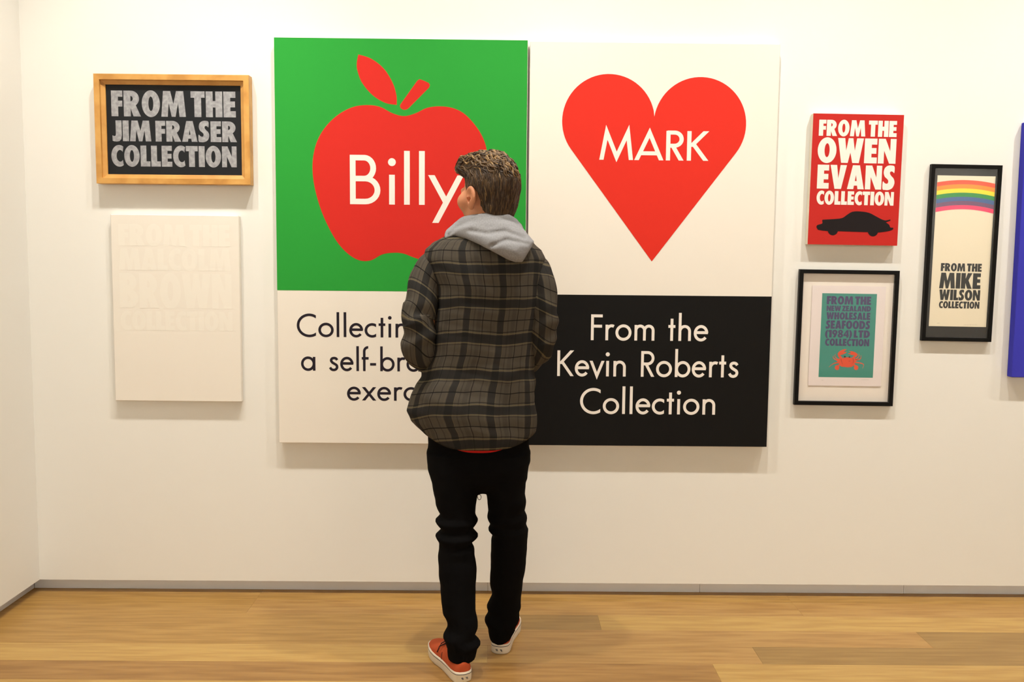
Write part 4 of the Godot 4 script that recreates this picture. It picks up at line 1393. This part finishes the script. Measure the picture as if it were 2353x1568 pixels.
func jacket(o: Node3D) -> void:
	# back and fronts: rings round the body, the hem cut into front and back tails
	var rows := px_rows([[528, 1070, 1180, 0.60, 0.07], [538, 1038, 1198, 0.60, 0.085], [548, 1014, 1213, 0.60, 0.097], [560, 992, 1230, 0.60, 0.107], [576, 976, 1247, 0.60, 0.116], [596, 972, 1254, 0.60, 0.122], [626, 980, 1253, 0.60, 0.13], [664, 992, 1251, 0.60, 0.133], [700, 992, 1248, 0.60, 0.133], [750, 989, 1241, 0.60, 0.132], [800, 983, 1236, 0.60, 0.132], [842, 973, 1231, 0.60, 0.133], [864, 966, 1230, 0.60, 0.135], [886, 955, 1229, 0.60, 0.138], [915, 945, 1230, 0.60, 0.142], [942, 938, 1232, 0.60, 0.146], [962, 946, 1233, 0.60, 0.146], [985, 962, 1233, 0.60, 0.146], [1010, 975, 1226, 0.60, 0.144], [1040, 982, 1214, 0.60, 0.140]])
	var y0: float = rows[0][0]
	var side_y := px(1232, 986, 0.60).y
	var side_yl := px(955, 968, 0.60).y
	var back_y := px(1105, 1036, 0.74).y
	var front_y := px(980, 1039, 0.50).y
	var N := 120
	var R := 110
	var band_y := px(1110, 698, 0.73).y
	var pleat_x := px(1152, 700, 0.73).x
	var girth := [0.0]          # share of the way round, along the cloth
	var total := 0.0
	for j in N:
		var a := TAU * j / N
		var b := TAU * (j + 1) / N
		total += (Vector2(0.185 * signf(sin(b)) * pow(absf(sin(b)), 0.84), 0.133 * signf(cos(b)) * pow(absf(cos(b)), 0.84)) - Vector2(0.185 * signf(sin(a)) * pow(absf(sin(a)), 0.84), 0.133 * signf(cos(a)) * pow(absf(cos(a)), 0.84))).length()
		girth.append(total)
	for j in N + 1:
		girth[j] /= total
	var rings := []
	var uvs := []
	for i in R + 8:
		var ring := []
		var uv := []
		var t := minf(float(i) / R, 1.0)
		var inner := maxf(0, i - R)
		for j in N + 1:
			var th := TAU * j / N          # 0 at the back, then his right
			var cs := cos(th)
			var sn := sin(th)
			var hem := lerpf(back_y if cs > 0.0 else front_y, side_y if sn > 0.0 else side_yl, pow(absf(sn), 3.2 if cs > 0.0 else 5.0))
			var y := y0 + (hem - y0) * t + inner * 0.004
			var e := table(rows, y)
			var p := 0.84
			var c2 := signf(cs) * pow(absf(cs), p)
			var s2 := signf(sn) * pow(absf(sn), p)
			var pos := Vector3(e[1] + e[2] * s2, y, e[3] + e[4] * c2)
			var nrm := Vector3(sn / e[2], 0, cs / e[4]).normalized()
			var wr := 0.010 * ripple.get_noise_3d(pos.x * 55.0, pos.y * 38.0, pos.z * 55.0) + 0.006 * ripple.get_noise_3d(pos.x * 60.0 + pos.y * 90.0, pos.y * 160.0, 40.0)
			var low := smoothstep(1.15, 0.85, y)
			wr += low * 0.006 * sin(th * 5.0 + y * 9.0 + 0.6) * (0.6 + 0.4 * sin(y * 23.0))
			wr += 0.004 * sin((y * 1.0 - 0.35 * pos.x) * 62.0) * smoothstep(0.09, 0.0, absf(y - 1.02)) * smoothstep(0.4, 1.0, absf(sn))
			# the pleat down the back and the drag under each arm
			wr -= 0.004 * exp(-pow((pos.x - pleat_x - 0.06 * (1.2 - y) * 0.3) / 0.006, 2.0)) * smoothstep(0.0, 0.3, cs)
			wr -= 0.009 * exp(-pow((absf(sn) - 0.93) / 0.10, 2.0)) * smoothstep(0.98, 1.1, y) * smoothstep(1.38, 1.25, y)
			wr *= smoothstep(0.0, 0.12, t) * lerpf(1.0, 0.45, smoothstep(0.88, 1.0, t))
			pos += nrm * (wr - minf(inner, 1.0) * 0.006 - (0.0015 if t > 0.985 and inner == 0 else 0.0))
			if j < N:
				ring.append(pos)
			uv.append(Vector2(girth[j] * 9.0 + 0.06 * ripple.get_noise_2d(pos.y * 60.0, pos.x * 40.0 + 70.0) - 0.048 / 0.109 + 0.08, (band_y - y - 0.4 * (hem - back_y) * t * t + 0.012 * ripple.get_noise_2d(pos.x * 60.0, pos.y * 40.0)) / 0.1165 + 0.11))
		rings.append(ring)
		uvs.append(uv)
	var st := begin()
	st.set_smooth_group(0)
	ring_loft(st, rings, uvs, 1)
	st.generate_normals()
	var jk := done(st, "jacket", M.flannel, o, "dark brown and black plaid flannel overshirt")
	# sleeves
	var paths := [[[1034, 600, 0.60, 0.034], [1012, 604, 0.60, 0.050], [994, 618, 0.608, 0.0585], [984, 640, 0.618, 0.0595], [977, 667, 0.63, 0.057], [969, 705, 0.648, 0.0565], [960, 729, 0.655, 0.0565], [964, 748, 0.66, 0.055], [963, 780, 0.662, 0.0555], [964, 803, 0.655, 0.056], [975, 818, 0.615, 0.053], [1000, 832, 0.545, 0.049], [1028, 842, 0.48, 0.045], [1048, 848, 0.445, 0.041]],
		[[1192, 602, 0.60, 0.034], [1212, 606, 0.60, 0.050], [1226, 622, 0.606, 0.057], [1234, 642, 0.612, 0.0575], [1240, 667, 0.62, 0.057], [1243, 705, 0.625, 0.055], [1243, 748, 0.625, 0.055], [1241, 775, 0.618, 0.0545], [1237, 797, 0.605, 0.054], [1225, 814, 0.57, 0.052], [1205, 832, 0.51, 0.048], [1185, 842, 0.465, 0.044], [1172, 848, 0.44, 0.041]]]
	for s in 2:
		var c := Curve3D.new()
		var rs := []
		for p in paths[s]:
			c.add_point(px(p[0], p[1], p[2]))
			rs.append(p[3])
		var n: int = rs.size()
		for k in n:
			var tg: Vector3 = (c.get_point_position(mini(k + 1, n - 1)) - c.get_point_position(maxi(k - 1, 0))) / 6.0
			c.set_point_in(k, -tg)
			c.set_point_out(k, tg)
		var rg := []
		var us := []
		var prev := Vector3.ZERO
		var along := 0.0
		var steps := 90
		var fx := Vector3(1, 0, 0)
		for i in steps + 1:
			var tt := float(i) / steps * (n - 1)
			var k := mini(int(tt), n - 2)
			var pt := c.sample(k, tt - k)
			var nx := c.sample(k, minf(tt - k + 0.05, 1.0))
			var pv := c.sample(k, maxf(tt - k - 0.05, 0.0))
			var d := (nx - pv).normalized()
			fx = (fx - d * fx.dot(d)).normalized()
			var fy := d.cross(fx)
			if i > 0:
				along += (pt - prev).length()
			prev = pt
			var r := lerpf(rs[k], rs[k + 1], tt - k)
			var ring := []
			var uv := []
			var M2 := 44
			for j in M2 + 1:
				var th := TAU * j / M2
				var dir := fx * cos(th) + fy * sin(th)
				var q := pt + dir * r
				var w := 0.005 * ripple.get_noise_3d(q.x * 70.0, q.y * 90.0, q.z * 70.0)
				w += 0.0035 * sin(along * 105.0 + cos(th) * 2.2) * smoothstep(0.17, 0.25, along) * smoothstep(0.42, 0.3, along)
				w += 0.002 * sin(along * 60.0 + th * 2.0)
				w *= smoothstep(0.0, 0.1, along)
				if j < M2:
					ring.append(pt + dir * (r + w))
				uv.append(Vector2(th * 0.055 / 0.118 + 0.2 + s * 0.3, (along - 0.03 * cos(th)) / 0.1165 + (0.62 if s == 0 else 0.6)))
			rg.append(ring)
			us.append(uv)
		st = begin()
		st.set_smooth_group(0)
		ring_loft(st, rg, us, 2)
		st.generate_normals()
		done(st, "sleeve", M.flannel, jk)
	# shirt tail under the jacket hem
	var tr := []
	for i in 12:
		var ring := []
		for j in N:
			var th := TAU * j / N
			var cs := cos(th)
			var hem := lerpf((back_y - 0.010) if cs > 0.0 else front_y + 0.02, side_y + 0.03, pow(absf(sin(th)), 2.2))
			var y := lerpf(hem + 0.10, hem, i / 11.0)
			var e := table(rows, maxf(y, back_y))
			ring.append(Vector3(e[1] + 0.004 + (e[2] - 0.012) * signf(sin(th)) * pow(absf(sin(th)), 0.84), y, e[3] + (e[4] - 0.012) * signf(cs) * pow(absf(cs), 0.84)))
		tr.append(ring)
	st = begin()
	st.set_smooth_group(0)
	ring_loft(st, tr, [], 0)
	st.generate_normals()
	done(st, "t_shirt", M.tee, o, "red shirt hem showing below the jacket")

func shoe(o: Node3D, heel: Vector3, deg: float) -> void:
	var T := Transform3D(Basis(Vector3.UP, deg_to_rad(deg)), heel)      # the foot points along -z of this frame
	var sh := Node3D.new()
	sh.name = "shoe"
	o.add_child(sh, true)
	sh.set_meta("label", "low orange canvas shoe with a white rubber sole")
	var L := 0.292
	# plan outline: [share of the length, left, right] half widths
	var plan := [[1.0, 0.0, 0.0], [0.985, 0.016, 0.018], [0.95, 0.028, 0.030], [0.87, 0.039, 0.041], [0.74, 0.046, 0.046], [0.6, 0.045, 0.042], [0.42, 0.037, 0.035], [0.25, 0.035, 0.034], [0.12, 0.034, 0.034], [0.05, 0.029, 0.029], [0.015, 0.018, 0.018], [0.0, 0.0, 0.0]]
	var outl := PackedVector2Array()
	for i in range(plan.size() - 1, -1, -1):
		outl.append(Vector2(plan[i][2], -plan[i][0] * L))
	for i in range(1, plan.size() - 1):
		outl.append(Vector2(-plan[i][1], -plan[i][0] * L))
	outl = spline(outl, true, 4)
	var mid := Vector2(0, -0.5 * L)
	var make := func(levels: Array) -> Array:
		var rings := []
		for l in levels:
			var ring := []
			for p in outl:
				var d: Vector2 = (p - mid)
				var q: Vector2 = p + d.normalized() * l[1]
				ring.append(T * Vector3(q.x, l[0], q.y))
			rings.append(ring)
		return rings
	var ups := func(r: Array) -> Array:
		var out := []
		for ring in r:
			var c: Array = ring.duplicate()
			c.reverse()
			out.append(c)
		return out
	var st := begin()
	st.set_smooth_group(0)
	ring_loft(st, ups.call(make.call([[0.036, -0.004], [0.037, -0.0005], [0.036, 0.001], [0.028, 0.0015], [0.006, 0.0005], [0.001, -0.001], [0.0, -0.004]])), [], 3)
	st.generate_normals()
	done(st, "sole", M.rubber, sh)
	st = begin()
	st.set_smooth_group(0)
	ring_loft(st, ups.call(make.call([[0.0305, 0.0005], [0.030, 0.0022], [0.0285, 0.0022], [0.028, 0.0005]])), [], 0)
	st.generate_normals()
	done(st, "stripe", M.navy, sh, "dark line round the sole")
	# upper: cross-sections from heel to toe
	var st2 := begin()
	st2.set_smooth_group(0)
	var rings := []
	var prof := [[0.004, 0.066, 0.55], [0.015, 0.070, 0.8], [0.06, 0.072, 0.97], [0.14, 0.072, 1.0], [0.24, 0.076, 1.0], [0.34, 0.084, 1.0], [0.44, 0.086, 1.0], [0.56, 0.076, 1.0], [0.68, 0.064, 1.0], [0.8, 0.054, 1.0], [0.9, 0.048, 0.98], [0.96, 0.043, 0.9], [0.99, 0.038, 0.75]]
	for pr in prof:
		var ring := []
		var a: float = pr[0]
		var wl := 0.0
		var wr := 0.0
		for i in plan.size() - 1:
			if a <= plan[i][0] and a >= plan[i + 1][0]:
				var k: float = (plan[i][0] - a) / (plan[i][0] - plan[i + 1][0])
				wl = lerpf(plan[i][1], plan[i + 1][1], k)
				wr = lerpf(plan[i][2], plan[i + 1][2], k)
		for j in 28:
			var th := TAU * j / 28.0
			var s := sin(th)
			var c := cos(th)
			var hw := (wr if s > 0.0 else wl) * 0.97
			var y := 0.03
			var hh: float = pr[1] - 0.03
			if c > 0.0:
				y += hh * pow(c, 0.62)
			else:
				y += 0.012 * c
			var nar := 1.0 - 0.22 * pow(maxf(c, 0.0), 2.0)
			ring.append(T * Vector3(hw * signf(s) * pow(absf(s), 0.72) * nar, y, -a * L))
		rings.append(ring)
	ring_loft(st2, rings, [], 3)
	st2.generate_normals()
	done(st2, "upper", M.canvas_orange, sh)
	# laces, the side seam and the mark on the heel
	st = begin()
	st.set_smooth_group(0)
	for i in 4:
		var z := -(0.40 + 0.07 * i) * L
		var y := 0.088 - 0.0075 * i
		tube(st, [T * Vector3(-0.020, y - 0.010, z), T * Vector3(-0.008, y - 0.001, z - 0.004), T * Vector3(0.008, y - 0.001, z + 0.002), T * Vector3(0.020, y - 0.010, z)], [0.002, 0.0022, 0.0022, 0.002], 6)
	for s in [-1.0, 1.0]:
		tube(st, [T * Vector3(0, 0.086, -0.46 * L), T * Vector3(s * 0.018, 0.096, -0.45 * L), T * Vector3(s * 0.034, 0.088, -0.46 * L), T * Vector3(s * 0.036, 0.078, -0.48 * L), T * Vector3(s * 0.022, 0.082, -0.475 * L), T * Vector3(0, 0.087, -0.465 * L)], [0.002, 0.002, 0.002, 0.002, 0.002, 0.002], 6)
		tube(st, [T * Vector3(s * 0.010, 0.088, -0.47 * L), T * Vector3(s * 0.034, 0.070, -0.52 * L), T * Vector3(s * 0.042, 0.050, -0.53 * L)], [0.0018, 0.0018, 0.0016], 6)
	st.generate_normals()
	done(st, "lace", M.lace, sh)
	for s in [-1.0, 1.0]:
		st = begin()
		st.set_smooth_group(0)
		tube(st, [T * Vector3(s * 0.0345, 0.062, -0.42 * L), T * Vector3(s * 0.0375, 0.050, -0.42 * L), T * Vector3(s * 0.0385, 0.037, -0.42 * L)], [0.0008, 0.0008, 0.0008], 5)
		st.generate_normals()
		done(st, "seam", M.lace, sh)
	st = begin()
	st.set_smooth_group(0)
	for s in [-1.0, 1.0]:
		for k in 2:
			tube(st, [T * Vector3(s * 0.008 + k * 0.004 - 0.004, 0.020, 0.0018), T * Vector3(s * 0.008 + k * 0.003, 0.013, 0.0018)], [0.0013, 0.0009], 5)
	st.generate_normals()
	done(st, "heel_mark", M.navy, sh)

# ------------------------------------------------------------------ light and camera settings
const SPOT := 5.0
const WARM := Color(1.0, 0.978, 0.93)
const REAR_FILL := 20.0
const EXPOSURE := 0.68

func _ready() -> void:
	var cam := Camera3D.new()
	cam.name = "camera"
	add_child(cam)
	cam.position = EYE
	cam.rotation_degrees = Vector3(-5.03619, -0.49169, 0.54881)
	cam.fov = rad_to_deg(2.0 * atan(784.0 / FPX))
	cam.near = 0.05
	cam.current = true
	cam_basis = cam.basis
	var we := WorldEnvironment.new()
	we.name = "environment"
	var env := Environment.new()
	env.background_mode = Environment.BG_COLOR
	env.background_color = Color(0, 0, 0)
	env.tonemap_mode = Environment.TONE_MAPPER_LINEAR
	env.tonemap_exposure = EXPOSURE
	env.sdfgi_enabled = true
	env.ssao_enabled = true
	env.ssil_enabled = true
	we.environment = env
	add_child(we)
	materials()
	make_round_font()
	make_heavy_font()
	room()
	track_lights()
	added_fill_lights()
	pictures()
	man()
